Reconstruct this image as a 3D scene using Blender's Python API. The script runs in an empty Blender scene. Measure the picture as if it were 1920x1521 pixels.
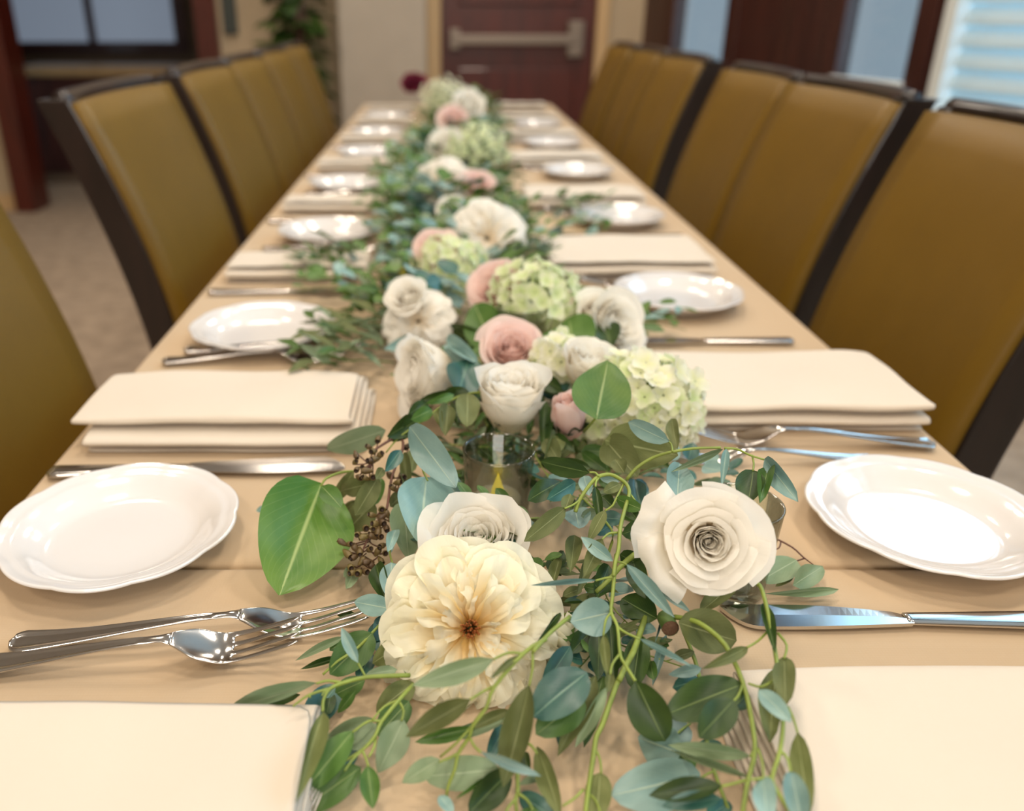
import bpy, bmesh, math, random
from mathutils import Vector, Matrix, Quaternion, noise, Euler
random.seed(7)
PI = math.pi
SC = bpy.context.scene
COL = SC.collection

# ------------------------------------------------------------------ camera, world, lights, exposure
F = 1600.0; PX = 833.0; PY = 760.5; PITCH = math.radians(24.8)
TZ = 0.76; CAMH = 0.359
CAM = Vector((0, 0, TZ + CAMH))
UPV = Vector((0, math.sin(PITCH), math.cos(PITCH))); FWD = Vector((0, math.cos(PITCH), -math.sin(PITCH)))
cd = bpy.data.cameras.new('camera'); co = bpy.data.objects.new('camera', cd); COL.objects.link(co)
co.location = CAM; co.rotation_euler = (PI/2 - PITCH, 0, 0)
cd.sensor_width = 36; cd.lens = 36 * F / 1920; cd.shift_x = (960 - PX) / 1920; cd.clip_start = 0.01
cd.dof.use_dof = True; cd.dof.focus_distance = 0.535; cd.dof.aperture_fstop = 30 / 7.5
SC.camera = co
SC.view_settings.view_transform = 'Standard'; SC.view_settings.look = 'None'
SC.view_settings.gamma = 1; SC.view_settings.use_curve_mapping = False
SC.view_settings.exposure = 0.1
w = bpy.data.worlds.new('sky'); SC.world = w; w.use_nodes = True
w.node_tree.nodes['Background'].inputs[0].default_value = (0.70, 0.82, 0.92, 1)
w.node_tree.nodes['Background'].inputs[1].default_value = 1.0

def area(name, loc, target, sx, sy, power, col):
    l = bpy.data.lights.new(name, 'AREA'); l.shape = 'RECTANGLE'; l.size = sx; l.size_y = sy
    l.energy = power; l.color = col
    o = bpy.data.objects.new(name, l); COL.objects.link(o); o.location = loc
    o.rotation_euler = (Vector(target) - Vector(loc)).to_track_quat('-Z', 'Y').to_euler()
    return o
# right window wall runs from A (far) towards B (near)
WA = Vector((1.13, 5.3)); WD = Vector((0.28, -1.0)).normalized(); WN = Vector((-WD.y, WD.x)) * -1
if WN.x > 0: WN = -WN                      # points into the room
def wallpt(y, off=0.0, z=0.0):
    t = (WA.y - y) / -WD.y
    p = WA + WD * t + WN * off
    return Vector((p.x, p.y, z))
for (y, wd, z, hh, pw) in ((2.55, 1.25, 1.84, 2.3, 48), (1.0, 1.25, 1.84, 2.3, 40), (-0.6, 1.25, 1.84, 2.3, 36), (3.62, .9, 2.95, 1.0, 9)):
    p = wallpt(y, -0.28, z); q = wallpt(y, 1.0, z)
    area('window_daylight', p, q, wd, hh, pw, (0.34, 0.67, 1.0))
for (y, wd, pw) in ((4.7, 0.5, 9), (3.5, 0.45, 9)):
    p = wallpt(y, -0.3, 1.7); q = wallpt(y, 1.0, 1.7)
    area('door_daylight', p, q, wd, 1.7, pw, (0.80, 0.90, 1.0))
LAMPS = [(-1.0, -0.9), (0.9, -0.6), (-.1, -1.9), (-0.35, 0.75), (1.0, 1.2), (-1.2, 2.2), (0.25, 2.6), (-0.9, 4.0), (0.7, 4.2)]  # the one far behind the camera is an added front fill
area('rear_fill_light', (0, -3.05, 1.9), (0, 0, 1.0), 2.4, 1.6, 66, (1.0, .95, .88))  # added fill from behind the camera for the roses; no window in that wall
for (x, y) in LAMPS:
    area('downlight_glow', (x, y, 3.12), (x, y, 0), 0.3, 0.3, 14.5, (1.0, 0.87, 0.72))

# ------------------------------------------------------------------ helpers
def W(px, py, h=0.0):
    d = Vector(((px - PX) / F, 0, 0)) + UPV * ((PY - py) / F) + FWD
    t = (TZ + h - CAM.z) / d.z
    return CAM + d * t
def zc(p): return (p - CAM).dot(FWD)

def nt(m): return m.node_tree.nodes, m.node_tree.links
def ramp(n, stops):
    r = n.new('ShaderNodeValToRGB'); e = r.color_ramp.elements
    e[0].position, e[0].color = stops[0][0], (*stops[0][1], 1)
    e[1].position, e[1].color = stops[1][0], (*stops[1][1], 1)
    for p, c in stops[2:]:
        x = e.new(p); x.color = (*c, 1)
    return r
def mat(name, col, rough=.6, metal=0, spec=.5, bump=0, bscale=100, var=0, vscale=8, transl=0, coat=0, emit=None, estr=0, rnd=0, weave=0):
    m = bpy.data.materials.new(name); m.use_nodes = True; n, l = nt(m)
    b = n['Principled BSDF']; b.inputs['Base Color'].default_value = (*col, 1)
    b.inputs['Roughness'].default_value = rough; b.inputs['Metallic'].default_value = metal
    b.inputs['Specular IOR Level'].default_value = spec; b.inputs['Coat Weight'].default_value = coat
    src = None
    tc = n.new('ShaderNodeTexCoord')
    if var or rnd:
        mix = n.new('ShaderNodeHueSaturation'); mix.inputs['Color'].default_value = (*col, 1)
        nz = n.new('ShaderNodeTexNoise'); nz.inputs['Scale'].default_value = vscale; nz.inputs['Detail'].default_value = 4
        l.new(tc.outputs['Object'], nz.inputs['Vector'])
        mr = n.new('ShaderNodeMapRange'); mr.inputs[1].default_value = .25; mr.inputs[2].default_value = .75
        mr.inputs[3].default_value = 1 - var; mr.inputs[4].default_value = 1 + var
        l.new(nz.outputs['Fac'], mr.inputs[0])
        if rnd:
            oi = n.new('ShaderNodeObjectInfo'); m2 = n.new('ShaderNodeMapRange')
            m2.inputs[3].default_value = 1 - rnd; m2.inputs[4].default_value = 1 + rnd
            l.new(oi.outputs['Random'], m2.inputs[0])
            mu = n.new('ShaderNodeMath'); mu.operation = 'MULTIPLY'
            l.new(mr.outputs[0], mu.inputs[0]); l.new(m2.outputs[0], mu.inputs[1]); l.new(mu.outputs[0], mix.inputs['Value'])
            m3 = n.new('ShaderNodeMapRange'); m3.inputs[3].default_value = .5 - rnd*.06; m3.inputs[4].default_value = .5 + rnd*.06
            l.new(oi.outputs['Random'], m3.inputs[0]); l.new(m3.outputs[0], mix.inputs['Hue'])
        else: l.new(mr.outputs[0], mix.inputs['Value'])
        l.new(mix.outputs[0], b.inputs['Base Color']); src = mix.outputs[0]
    if bump:
        nb = n.new('ShaderNodeTexNoise'); nb.inputs['Scale'].default_value = bscale; nb.inputs['Detail'].default_value = 5
        l.new(tc.outputs['Object'], nb.inputs['Vector'])
        bp = n.new('ShaderNodeBump'); bp.inputs['Strength'].default_value = bump; bp.inputs['Distance'].default_value = .002
        l.new(nb.outputs['Fac'], bp.inputs['Height']); l.new(bp.outputs[0], b.inputs['Normal'])
    if emit:
        b.inputs['Emission Color'].default_value = (*emit, 1); b.inputs['Emission Strength'].default_value = estr
    if transl:
        t = n.new('ShaderNodeBsdfTranslucent'); t.inputs[0].default_value = (*col, 1)
        if src: l.new(src, t.inputs[0])
        ms = n.new('ShaderNodeMixShader'); ms.inputs[0].default_value = transl
        l.new(b.outputs[0], ms.inputs[1]); l.new(t.outputs[0], ms.inputs[2]); l.new(ms.outputs[0], n['Material Output'].inputs[0])
    return m

def leaf_mat(name, c1, c2, vein, rough=.42, spec=.45, transl=.2):
    m = mat(name, c1, rough, spec=spec); n, l = nt(m); b = n['Principled BSDF']
    tc = n.new('ShaderNodeTexCoord'); oi = n.new('ShaderNodeObjectInfo')
    nz = n.new('ShaderNodeTexNoise'); nz.inputs['Scale'].default_value = 2.2; nz.inputs['Detail'].default_value = 5
    va = n.new('ShaderNodeVectorMath'); va.operation = 'ADD'
    l.new(tc.outputs['UV'], va.inputs[0]); l.new(oi.outputs['Location'], va.inputs[1]); l.new(va.outputs[0], nz.inputs['Vector'])
    r = ramp(n, [(.3, c1), (.7, c2)]); l.new(nz.outputs['Fac'], r.inputs[0])
    sp = n.new('ShaderNodeSeparateXYZ'); l.new(tc.outputs['UV'], sp.inputs[0])
    s = n.new('ShaderNodeMath'); s.operation = 'SUBTRACT'; s.inputs[1].default_value = .5; l.new(sp.outputs[0], s.inputs[0])
    ab = n.new('ShaderNodeMath'); ab.operation = 'ABSOLUTE'; l.new(s.outputs[0], ab.inputs[0])
    v = n.new('ShaderNodeMapRange'); v.inputs[1].default_value = .006; v.inputs[2].default_value = .03
    v.inputs[3].default_value = .7; v.inputs[4].default_value = 0; l.new(ab.outputs[0], v.inputs[0])
    # side veins
    sv = n.new('ShaderNodeMath'); sv.operation = 'MULTIPLY_ADD'; sv.inputs[1].default_value = -1.1
    l.new(ab.outputs[0], sv.inputs[0]); l.new(sp.outputs[1], sv.inputs[2])
    sw = n.new('ShaderNodeMath'); sw.operation = 'MULTIPLY'; sw.inputs[1].default_value = 62; l.new(sv.outputs[0], sw.inputs[0])
    sn = n.new('ShaderNodeMath'); sn.operation = 'SINE'; l.new(sw.outputs[0], sn.inputs[0])
    sm = n.new('ShaderNodeMapRange'); sm.inputs[1].default_value = .88; sm.inputs[2].default_value = 1; sm.inputs[4].default_value = .08
    l.new(sn.outputs[0], sm.inputs[0])
    ad = n.new('ShaderNodeMath'); ad.operation = 'MAXIMUM'; l.new(v.outputs[0], ad.inputs[0]); l.new(sm.outputs[0], ad.inputs[1])
    mx = n.new('ShaderNodeMix'); mx.data_type = 'RGBA'; l.new(ad.outputs[0], mx.inputs[0])
    l.new(r.outputs[0], mx.inputs[6]); mx.inputs[7].default_value = (*vein, 1)
    hs = n.new('ShaderNodeHueSaturation'); m2 = n.new('ShaderNodeMapRange'); m2.inputs[3].default_value = .78; m2.inputs[4].default_value = 1.2
    l.new(oi.outputs['Random'], m2.inputs[0]); l.new(m2.outputs[0], hs.inputs['Value']); l.new(mx.outputs[2], hs.inputs['Color'])
    l.new(hs.outputs[0], b.inputs['Base Color'])
    bp = n.new('ShaderNodeBump'); bp.inputs['Strength'].default_value = .25; bp.inputs['Distance'].default_value = .001
    l.new(ad.outputs[0], bp.inputs['Height']); l.new(bp.outputs[0], b.inputs['Normal'])
    t = n.new('ShaderNodeBsdfTranslucent'); l.new(hs.outputs[0], t.inputs[0])
    ms = n.new('ShaderNodeMixShader'); ms.inputs[0].default_value = transl
    l.new(b.outputs[0], ms.inputs[1]); l.new(t.outputs[0], ms.inputs[2]); l.new(ms.outputs[0], n['Material Output'].inputs[0])
    return m

def glass_mat(name, col=(1, 1, 1), rough=0):
    m = bpy.data.materials.new(name); m.use_nodes = True; n, l = nt(m)
    b = n['Principled BSDF']; b.inputs['Base Color'].default_value = (*col, 1); b.inputs['Roughness'].default_value = rough
    b.inputs['Transmission Weight'].default_value = 1; b.inputs['IOR'].default_value = 1.25
    return m

def wood(name, c1, c2, rough=.35, scale=3, stretch=(1, 1, .12)):
    m = mat(name, c1, rough, coat=.2); n, l = nt(m); b = n['Principled BSDF']
    tc = n.new('ShaderNodeTexCoord'); mp = n.new('ShaderNodeMapping'); mp.inputs['Scale'].default_value = stretch
    nz = n.new('ShaderNodeTexNoise'); nz.inputs['Scale'].default_value = scale * 8; nz.inputs['Detail'].default_value = 6; nz.inputs['Distortion'].default_value = .6
    l.new(tc.outputs['Object'], mp.inputs[0]); l.new(mp.outputs[0], nz.inputs['Vector'])
    r = ramp(n, [(.35, c1), (.65, c2)]); l.new(nz.outputs['Fac'], r.inputs[0]); l.new(r.outputs[0], b.inputs['Base Color'])
    return m

M = {}
M['g'] = leaf_mat('leaf_green', (.055, .135, .022), (.10, .20, .040), (.36, .46, .18))
M['b'] = leaf_mat('leaf_blue_sheen', (.17, .30, .28), (.27, .41, .37), (.46, .58, .44), .38, .5, .12)  # blue base colour paints in some of the window sheen on waxy leaves
M['o'] = leaf_mat('leaf_olive', (.115, .14, .042), (.19, .215, .08), (.38, .42, .20), .6, .3)
M['d'] = leaf_mat('leaf_dark_green', (.022, .055, .010), (.05, .095, .018), (.20, .28, .09))
M['t'] = leaf_mat('leaf_teal', (.018, .09, .075), (.05, .15, .11), (.2, .36, .24), .35, .6, .12)
M['p'] = leaf_mat('leaf_pale_green', (.19, .27, .145), (.27, .35, .21), (.42, .50, .33), .5, .4)
M['bright'] = leaf_mat('leaf_bright_green', (.055, .155, .018), (.13, .24, .035), (.42, .52, .2), .35, .5)
M['stem'] = mat('stem_yellow_green', (.24, .31, .055), .5, var=.25, vscale=60)
M['stemd'] = mat('stem_dark_green', (.09, .15, .03), .55, var=.25, vscale=60)
M['stemb'] = mat('stem_brown', (.13, .055, .035), .6, var=.25, vscale=60)
M['pod'] = mat('seed_pod_brown', (.13, .085, .03), .5, var=.35, vscale=150, rnd=.35)
M['podh'] = mat('seed_pod_mouth', (.035, .018, .01), .7)
def petal_mat(name, c, tip=None, transl=.38):
    m = mat(name, c, .6, spec=.2, transl=0); n, l = nt(m); b = n['Principled BSDF']
    tc = n.new('ShaderNodeTexCoord'); sp = n.new('ShaderNodeSeparateXYZ'); l.new(tc.outputs['UV'], sp.inputs[0])
    r = ramp(n, [(.12, c), (.80, tip or c)]); l.new(sp.outputs[1], r.inputs[0])
    # fine lengthwise ribs
    mp = n.new('ShaderNodeMapping'); mp.inputs['Scale'].default_value = (26, 2.5, 1); l.new(tc.outputs['UV'], mp.inputs[0])
    nz = n.new('ShaderNodeTexNoise'); nz.inputs['Scale'].default_value = 1; nz.inputs['Detail'].default_value = 4; l.new(mp.outputs[0], nz.inputs['Vector'])
    bp = n.new('ShaderNodeBump'); bp.inputs['Strength'].default_value = .35; bp.inputs['Distance'].default_value = .0008
    l.new(nz.outputs['Fac'], bp.inputs['Height']); l.new(bp.outputs[0], b.inputs['Normal'])
    l.new(r.outputs[0], b.inputs['Base Color'])
    t = n.new('ShaderNodeBsdfTranslucent'); l.new(r.outputs[0], t.inputs[0])
    ms = n.new('ShaderNodeMixShader'); ms.inputs[0].default_value = transl
    l.new(b.outputs[0], ms.inputs[1]); l.new(t.outputs[0], ms.inputs[2]); l.new(ms.outputs[0], n['Material Output'].inputs[0])
    return m
M['white'] = petal_mat('petal_ivory_white', (.97, .85, .66), (.97, .94, .87), .4)
M['cream'] = petal_mat('petal_cream_yellow', (.93, .66, .22), (.97, .94, .76), .4)
M['pink'] = petal_mat('petal_blush_pink', (.95, .62, .53), (.96, .77, .71), .4)
M['hyd'] = petal_mat('petal_hydrangea', (.92, .92, .62), (.97, .96, .84), .45)
M['hydg'] = petal_mat('petal_hydrangea_green', (.76, .86, .46), (.92, .94, .70), .4)
M['burg'] = petal_mat('petal_burgundy', (.16, .02, .04), (.22, .03, .06))
M['stamen'] = mat('stamen_orange', (.42, .13, .03), .6, var=.4, vscale=300)
M['sepal'] = mat('sepal_green', (.10, .17, .04), .5, var=.2, vscale=80)
M['plate'] = mat('glazed_white_china', (.76, .73, .71), .12, spec=.6, coat=.6)
M['steel'] = mat('polished_steel', (.62, .60, .58), .12, 1)
def cup_mat(name):
    m = bpy.data.materials.new(name); m.use_nodes = True; n, l = nt(m); n.remove(n['Principled BSDF'])
    t = n.new('ShaderNodeBsdfTransparent'); t.inputs[0].default_value = (.84, .87, .80, 1); g = n.new('ShaderNodeBsdfGlossy'); g.inputs['Roughness'].default_value = .02
    lw = n.new('ShaderNodeLayerWeight'); lw.inputs[0].default_value = .38; x = n.new('ShaderNodeMixShader'); mr = n.new('ShaderNodeMapRange'); mr.inputs[3].default_value = .03; mr.inputs[4].default_value = .75
    l.new(lw.outputs['Fresnel'], mr.inputs[0]); l.new(mr.outputs[0], x.inputs[0])
    l.new(t.outputs[0], x.inputs[1]); l.new(g.outputs[0], x.inputs[2]); l.new(x.outputs[0], n['Material Output'].inputs[0]); return m
M['glass'] = cup_mat('clear_glass')
def pane_mat(name, tint):
    m = bpy.data.materials.new(name); m.use_nodes = True; n, l = nt(m); n.remove(n['Principled BSDF'])
    t = n.new('ShaderNodeBsdfTransparent'); t.inputs[0].default_value = (*tint, 1); g = n.new('ShaderNodeBsdfGlossy'); g.inputs['Roughness'].default_value = .03
    x = n.new('ShaderNodeMixShader'); x.inputs[0].default_value = .08
    l.new(t.outputs[0], x.inputs[1]); l.new(g.outputs[0], x.inputs[2]); l.new(x.outputs[0], n['Material Output'].inputs[0]); return m
M['pane'] = pane_mat('window_glass', (.95, .97, .97)); M['tint'] = pane_mat('tinted_door_glass', (.60, .64, .66))
M['led'] = mat('white_plastic', (.85, .80, .72), .5)
M['flame'] = mat('glowing_yellow_flame', (1, .75, .05), .5, emit=(1, .72, .04), estr=1.6)
M['chair_vinyl'] = mat('golden_vinyl', (.165, .088, .004), .46, spec=.4, bump=.25, bscale=350, var=.06, vscale=12)
M['chair_frame'] = wood('dark_stained_wood', (.008, .004, .003), (.018, .008, .006), .32)
M['red_wood'] = wood('red_brown_wood', (.060, .007, .003), (.10, .012, .005), .4)
M['dark_wood'] = wood('dark_red_wood', (.035, .009, .007), (.060, .016, .011), .4)
M['wall'] = mat('beige_wall_paint', (.50, .39, .26), .8, bump=.15, bscale=60, var=.04)
M['wall2'] = mat('pale_wall_paint', (.46, .39, .31), .8, bump=.15, bscale=60, var=.04)
M['ceil'] = mat('ceiling_paint', (.70, .66, .60), .9)
M['trimw'] = mat('tan_trim_paint', (.60, .40, .20), .5)
M['carpet'] = mat('beige_carpet', (.42, .33, .25), .95, spec=.1, bump=.9, bscale=180, var=.22, vscale=14)
M['brushed'] = mat('brushed_metal', (.25, .20, .16), .4, .7)
M['shutter'] = mat('white_shutter_paint', (.75, .78, .76), .5)
M['slat'] = mat('translucent_shutter_slat', (.62, .70, .70), .5, transl=.22)
M['brownroom'] = mat('brown_wallcovering', (.12, .08, .05), .8, var=.1)
M['counter'] = mat('tan_counter_top', (.35, .24, .12), .4, var=.1)
M['lamp'] = mat('lamp_lens', (1, .9, .7), .5, emit=(1, .85, .62), estr=9)
M['lampring'] = mat('white_lamp_ring', (.8, .78, .74), .5)
M['boxpaint'] = mat('dark_teal_paint', (.04, .05, .045), .5)
M['pot'] = mat('terracotta_glaze', (.16, .09, .06), .4)
M['soil'] = mat('potting_soil', (.04, .025, .015), .95, bump=.8)
M['cut'] = mat('cut_stem_end', (.12, .06, .03), .8, bump=.6, bscale=800)

def cloth_mat(name, c, wscale=1500, bump=.25, var=.04):
    m = mat(name, c, .85, spec=.15, var=var, vscale=5); n, l = nt(m); b = n['Principled BSDF']
    b.inputs['Sheen Weight'].default_value = .15
    tc = n.new('ShaderNodeTexCoord'); h = []
    for d in ('X', 'Y'):
        wv = n.new('ShaderNodeTexWave'); wv.bands_direction = d; wv.inputs['Scale'].default_value = wscale / 10
        wv.inputs['Distortion'].default_value = 1.5; wv.inputs['Detail'].default_value = 2; l.new(tc.outputs['Object'], wv.inputs['Vector']); h.append(wv)
    a = n.new('ShaderNodeMath'); a.operation = 'ADD'; l.new(h[0].outputs[1], a.inputs[0]); l.new(h[1].outputs[1], a.inputs[1])
    bp = n.new('ShaderNodeBump'); bp.inputs['Strength'].default_value = bump; bp.inputs['Distance'].default_value = .0004
    l.new(a.outputs[0], bp.inputs['Height']); l.new(bp.outputs[0], b.inputs['Normal'])
    return m
M['cloth'] = cloth_mat('tan_tablecloth', (.55, .41, .265), bump=.10)
M['napkin'] = cloth_mat('ivory_napkin', (.70, .61, .50), 1800, bump=.10)

def mesh(name, v, f, uv=None, smooth=True):
    me = bpy.data.meshes.new(name); me.from_pydata([tuple(p) for p in v], [], f)
    if uv:
        u = me.uv_layers.new(name='UVMap')
        for i, lp in enumerate(me.loops): u.data[i].uv = uv[lp.vertex_index]
    if smooth: me.polygons.foreach_set('use_smooth', [True] * len(me.polygons))
    me.update(); return me
def put(name, me, m=None, parent=None, matw=None, kind=None, label=None):
    if m is not None and not me.materials: me.materials.append(M[m] if isinstance(m, str) else m)
    o = bpy.data.objects.new(name, me); COL.objects.link(o)
    if parent: o.parent = parent
    if matw is not None: o.matrix_basis = matw
    if kind: o['kind'] = kind
    if label: o['label'] = label
    return o
def tag(o, label, cat, group=None):
    o['label'] = label; o['category'] = cat
    if group: o['group'] = group
    return o
def empty(name, loc, label, cat, group=None, rot=None):
    o = bpy.data.objects.new(name, None); COL.objects.link(o); o.empty_display_size = .02; o.location = loc
    if rot is not None: o.rotation_mode = 'QUATERNION'; o.rotation_quaternion = rot
    return tag(o, label, cat, group)
def copytree(o, parent=None):
    c = o.copy(); COL.objects.link(c)
    if parent: c.parent = parent
    for ch in list(o.children): copytree(ch, c)
    return c

class MB:
    def __init__(s): s.v = []; s.f = []; s.uv = []; s.mi = []
    def add(s, v, f, uv=None, mi=0):
        b = len(s.v); s.v += [Vector(p) for p in v]; s.f += [tuple(b + i for i in q) for q in f]
        s.uv += list(uv) if uv else [(0.3, .5)] * len(v); s.mi += [mi] * len(f)
    def box(s, a, b, mi=0):
        x0, y0, z0 = a; x1, y1, z1 = b
        s.add([(x0,y0,z0),(x1,y0,z0),(x1,y1,z0),(x0,y1,z0),(x0,y0,z1),(x1,y0,z1),(x1,y1,z1),(x0,y1,z1)],
              [(0,3,2,1),(4,5,6,7),(0,1,5,4),(1,2,6,5),(2,3,7,6),(3,0,4,7)], mi=mi)
    def tube(s, pts, r0, r1=None, n=6, mi=0, smooth=3, cap=True):
        pts = catmull(pts, smooth) if smooth and len(pts) > 2 else [Vector(p) for p in pts]
        r1 = r0 if r1 is None else r1; v = []; f = []; N = len(pts); ref = Vector((.13, .27, 1)).normalized()
        for i, p in enumerate(pts):
            d = (pts[min(i+1, N-1)] - pts[max(i-1, 0)]).normalized()
            a = d.cross(ref)
            if a.length < 1e-3: a = d.cross(Vector((1, 0, 0)))
            a.normalize(); c = d.cross(a); r = r0 + (r1 - r0) * i / max(1, N - 1)
            for k in range(n):
                t = 2 * PI * k / n; v.append(p + a * (r * math.cos(t)) + c * (r * math.sin(t)))
        for i in range(N - 1):
            for k in range(n): f.append((i*n+k, i*n+(k+1) % n, (i+1)*n+(k+1) % n, (i+1)*n+k))
        if cap: f.append(tuple(range(n))[::-1]); f.append(tuple((N-1)*n+k for k in range(n)))
        s.add(v, f, mi=mi)
    def lathe(s, prof, n=24, c=(0, 0, 0), mi=0, rf=None):
        v = []; f = []; c = Vector(c)
        for (r, z) in prof:
            for k in range(n):
                t = 2*PI*k/n; q = r * (rf(t, r) if rf else 1); v.append(c + Vector((q*math.cos(t), q*math.sin(t), z)))
        for i in range(len(prof)-1):
            for k in range(n): f.append((i*n+k, i*n+(k+1) % n, (i+1)*n+(k+1) % n, (i+1)*n+k))
        s.add(v, f, mi=mi)
    def build(s, name, mats, parent=None, smooth=True, kind=None, label=None, bevel=0, matw=None):
        me = mesh(name, s.v, s.f, s.uv, smooth)
        for m in (mats if isinstance(mats, (list, tuple)) else [mats]): me.materials.append(M[m])
        if any(s.mi): me.polygons.foreach_set('material_index', s.mi)
        o = put(name, me, None, parent, matw, kind, label)
        if bevel:
            b = o.modifiers.new('bevel', 'BEVEL'); b.width = bevel; b.segments = 2; b.limit_method = 'ANGLE'
        return o
def catmull(P, k=3):
    P = [Vector(p) for p in P]; out = []
    for i in range(len(P)-1):
        a = P[max(i-1, 0)]; b = P[i]; c = P[i+1]; d = P[min(i+2, len(P)-1)]
        for j in range(k):
            t = j / k
            out.append(.5*((2*b)+(c-a)*t+(2*a-5*b+4*c-d)*t*t+(3*b-a-3*c+d)*t*t*t))
    out.append(P[-1]); return out
def boxes(name, bl, mats, parent=None, kind=None, bevel=.004, smooth=False, **k):
    b = MB()
    for x in bl: b.box(*x)
    return b.build(name, mats, parent, smooth, kind, bevel=bevel, **k)

# ------------------------------------------------------------------ room shell
X0, X1, Y0, Y1, ZC = -3.4, 3.9, -3.2, 5.3, 3.2
boxes('floor', [((X0-.5, Y0, -.05), (X1+.3, 8.4, 0))], 'carpet', kind='structure', bevel=0)
boxes('ceiling', [((X0-.5, Y0, ZC), (X1+.3, 8.4, ZC+.1))], 'ceil', kind='structure', bevel=0)
boxes('wall_left', [((X0-.1, Y0, 0), (X0, Y1, ZC))], 'wall', kind='structure', bevel=0)
boxes('wall_rear', [((X0-.1, Y0-.1, 0), (X1+.3, Y0, ZC))], 'wall', kind='structure', bevel=0)
# back wall with an opening at left (X -2.40 .. -1.36), a projecting pier and the door
wb = boxes('wall_back', [((X0, Y1, 0), (-2.62, Y1+.12, ZC)), ((-1.33, Y1, 0), (-.58, Y1+.12, ZC)),
                    ((-.10, Y1, 0), (-.02, Y1+.12, ZC)), ((.86, Y1, 0), (1.20, Y1+.12, ZC)),
                    ((-.02, Y1, 2.1), (.86, Y1+.12, ZC)), ((-2.62, Y1, 2.6), (-1.33, Y1+.12, ZC))], 'wall', kind='structure', bevel=0)
boxes('wall_pier', [((-.58, Y1-.22, 0), (-.10, Y1+.12, ZC))], 'wall2', kind='structure', bevel=.01)
boxes('trim_1', [((-.10, Y1-.03, 0), (-.02, Y1+.02, 2.16)), ((.86, Y1-.03, 0), (.93, Y1+.02, 2.16)), ((-.10, Y1-.03, 2.10), (.93, Y1+.02, 2.17))], 'trimw', kind='structure')
boxes('trim_2', [((-2.62, Y1-.06, 0), (-2.50, Y1+.16, 2.6)), ((-1.40, Y1-.06, 0), (-1.28, Y1+.16, 2.6)), ((-2.62, Y1-.06, 2.5), (-1.28, Y1+.16, 2.62))], 'red_wood', kind='structure')
boxes('baseboard_back', [((X0, Y1-.015, 0), (-2.62, Y1, .1)), ((-1.28, Y1-.015, 0), (-.58, Y1, .1))], 'trimw', kind='structure')
# door with a push bar
d1 = boxes('door_1', [((-.02, Y1+.02, 0), (.86, Y1+.065, 2.1))], 'red_wood', kind='structure')
boxes('panel', [((.08, Y1+.005, .15), (.76, Y1+.02, .82)), ((.08, Y1+.005, 1.15), (.76, Y1+.02, 1.95))], 'red_wood', d1, bevel=.012)
pb = boxes('push_bar', [((.06, Y1-.055, .945), (.75, Y1-.02, 1.0))], 'brushed', d1, bevel=.008)
boxes('bracket', [((.70, Y1-.05, .88), (.79, Y1+.02, 1.07))], 'brushed', d1, bevel=.008)
boxes('bracket', [((.03, Y1-.05, .92), (.09, Y1+.02, 1.03))], 'brushed', d1, bevel=.008)
# room beyond the opening
boxes('wall_beyond', [((-3.9, 8.0, 0), (0, 8.1, ZC)), ((-3.9, 5.42, 0), (-3.8, 8.0, ZC)), ((-.7, 5.42, 0), (-.6, 8.0, ZC))], 'brownroom', kind='structure', bevel=0)
wn = boxes('window_3', [((-3.8, 7.93, .86), (-3.72, 8.0, 2.2)), ((-2.3, 7.93, .86), (-2.2, 8.0, 2.2)), ((-3.04, 7.93, .86), (-2.98, 8.0, 2.2)),
             ((-3.8, 7.93, .80), (-2.2, 8.0, .88)), ((-3.8, 7.93, 2.15), (-2.2, 8.0, 2.25))], 'dark_wood', kind='structure')
M['nightpane'] = mat('dusk_window_pane', (.2, .24, .3), .25, emit=(.30, .36, .46), estr=.42)
boxes('pane', [((-3.72, 7.97, .88), (-3.04, 7.98, 2.15))], 'nightpane', wn, bevel=0)
boxes('pane', [((-2.98, 7.97, .88), (-2.3, 7.98, 2.15))], 'nightpane', wn, bevel=0)
sb = empty('sideboard', (-2.2, 6.4, 0), 'dark brown sideboard with a tan top in the room beyond the left opening', 'sideboard')
boxes('carcass', [((-.7, -.22, .08), (.7, .22, .72))], 'dark_wood', sb)
boxes('top', [((-.74, -.25, .72), (.74, .25, .78))], 'counter', sb)
boxes('door', [((-.66, -.235, .12), (-.02, -.22, .68))], 'dark_wood', sb, bevel=.006); boxes('door', [((.02, -.235, .12), (.66, -.22, .68))], 'dark_wood', sb, bevel=.006)
boxes('plinth', [((-.66, -.2, 0), (.66, .2, .08))], 'brownroom', sb)
# switch box by the post
tag(boxes('wall_box', [((-1.25, Y1-.03, 1.0), (-1.17, Y1, 1.22))], 'boxpaint', bevel=.006), 'small dark wall box beside the reddish wooden post', 'box')

# right, angled wall: wood panelling with glazed doors, shutter window
def wbox(y_a, y_b, o0, o1, z0, z1):
    """prism along the angled wall between y_a and y_b (room depth), offsets o0..o1 (positive = into the room)"""
    P = [wallpt(y_a, o0), wallpt(y_b, o0), wallpt(y_b, o1), wallpt(y_a, o1)]
    v = [(p.x, p.y, z0) for p in P] + [(p.x, p.y, z1) for p in P]
    return v, [(0,3,2,1),(4,5,6,7),(0,1,5,4),(1,2,6,5),(2,3,7,6),(3,0,4,7)]
def wall_boxes(name, L, m, parent=None, kind=None, bevel=.004, label=None):
    b = MB()
    for q in L: b.add(*wbox(*q))
    o = b.build(name, m, parent, False, kind, bevel=bevel, label=label)
    bm = bmesh.new(); bm.from_mesh(o.data); bmesh.ops.recalc_face_normals(bm, faces=bm.faces); bm.to_mesh(o.data); bm.free()
    return o
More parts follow.
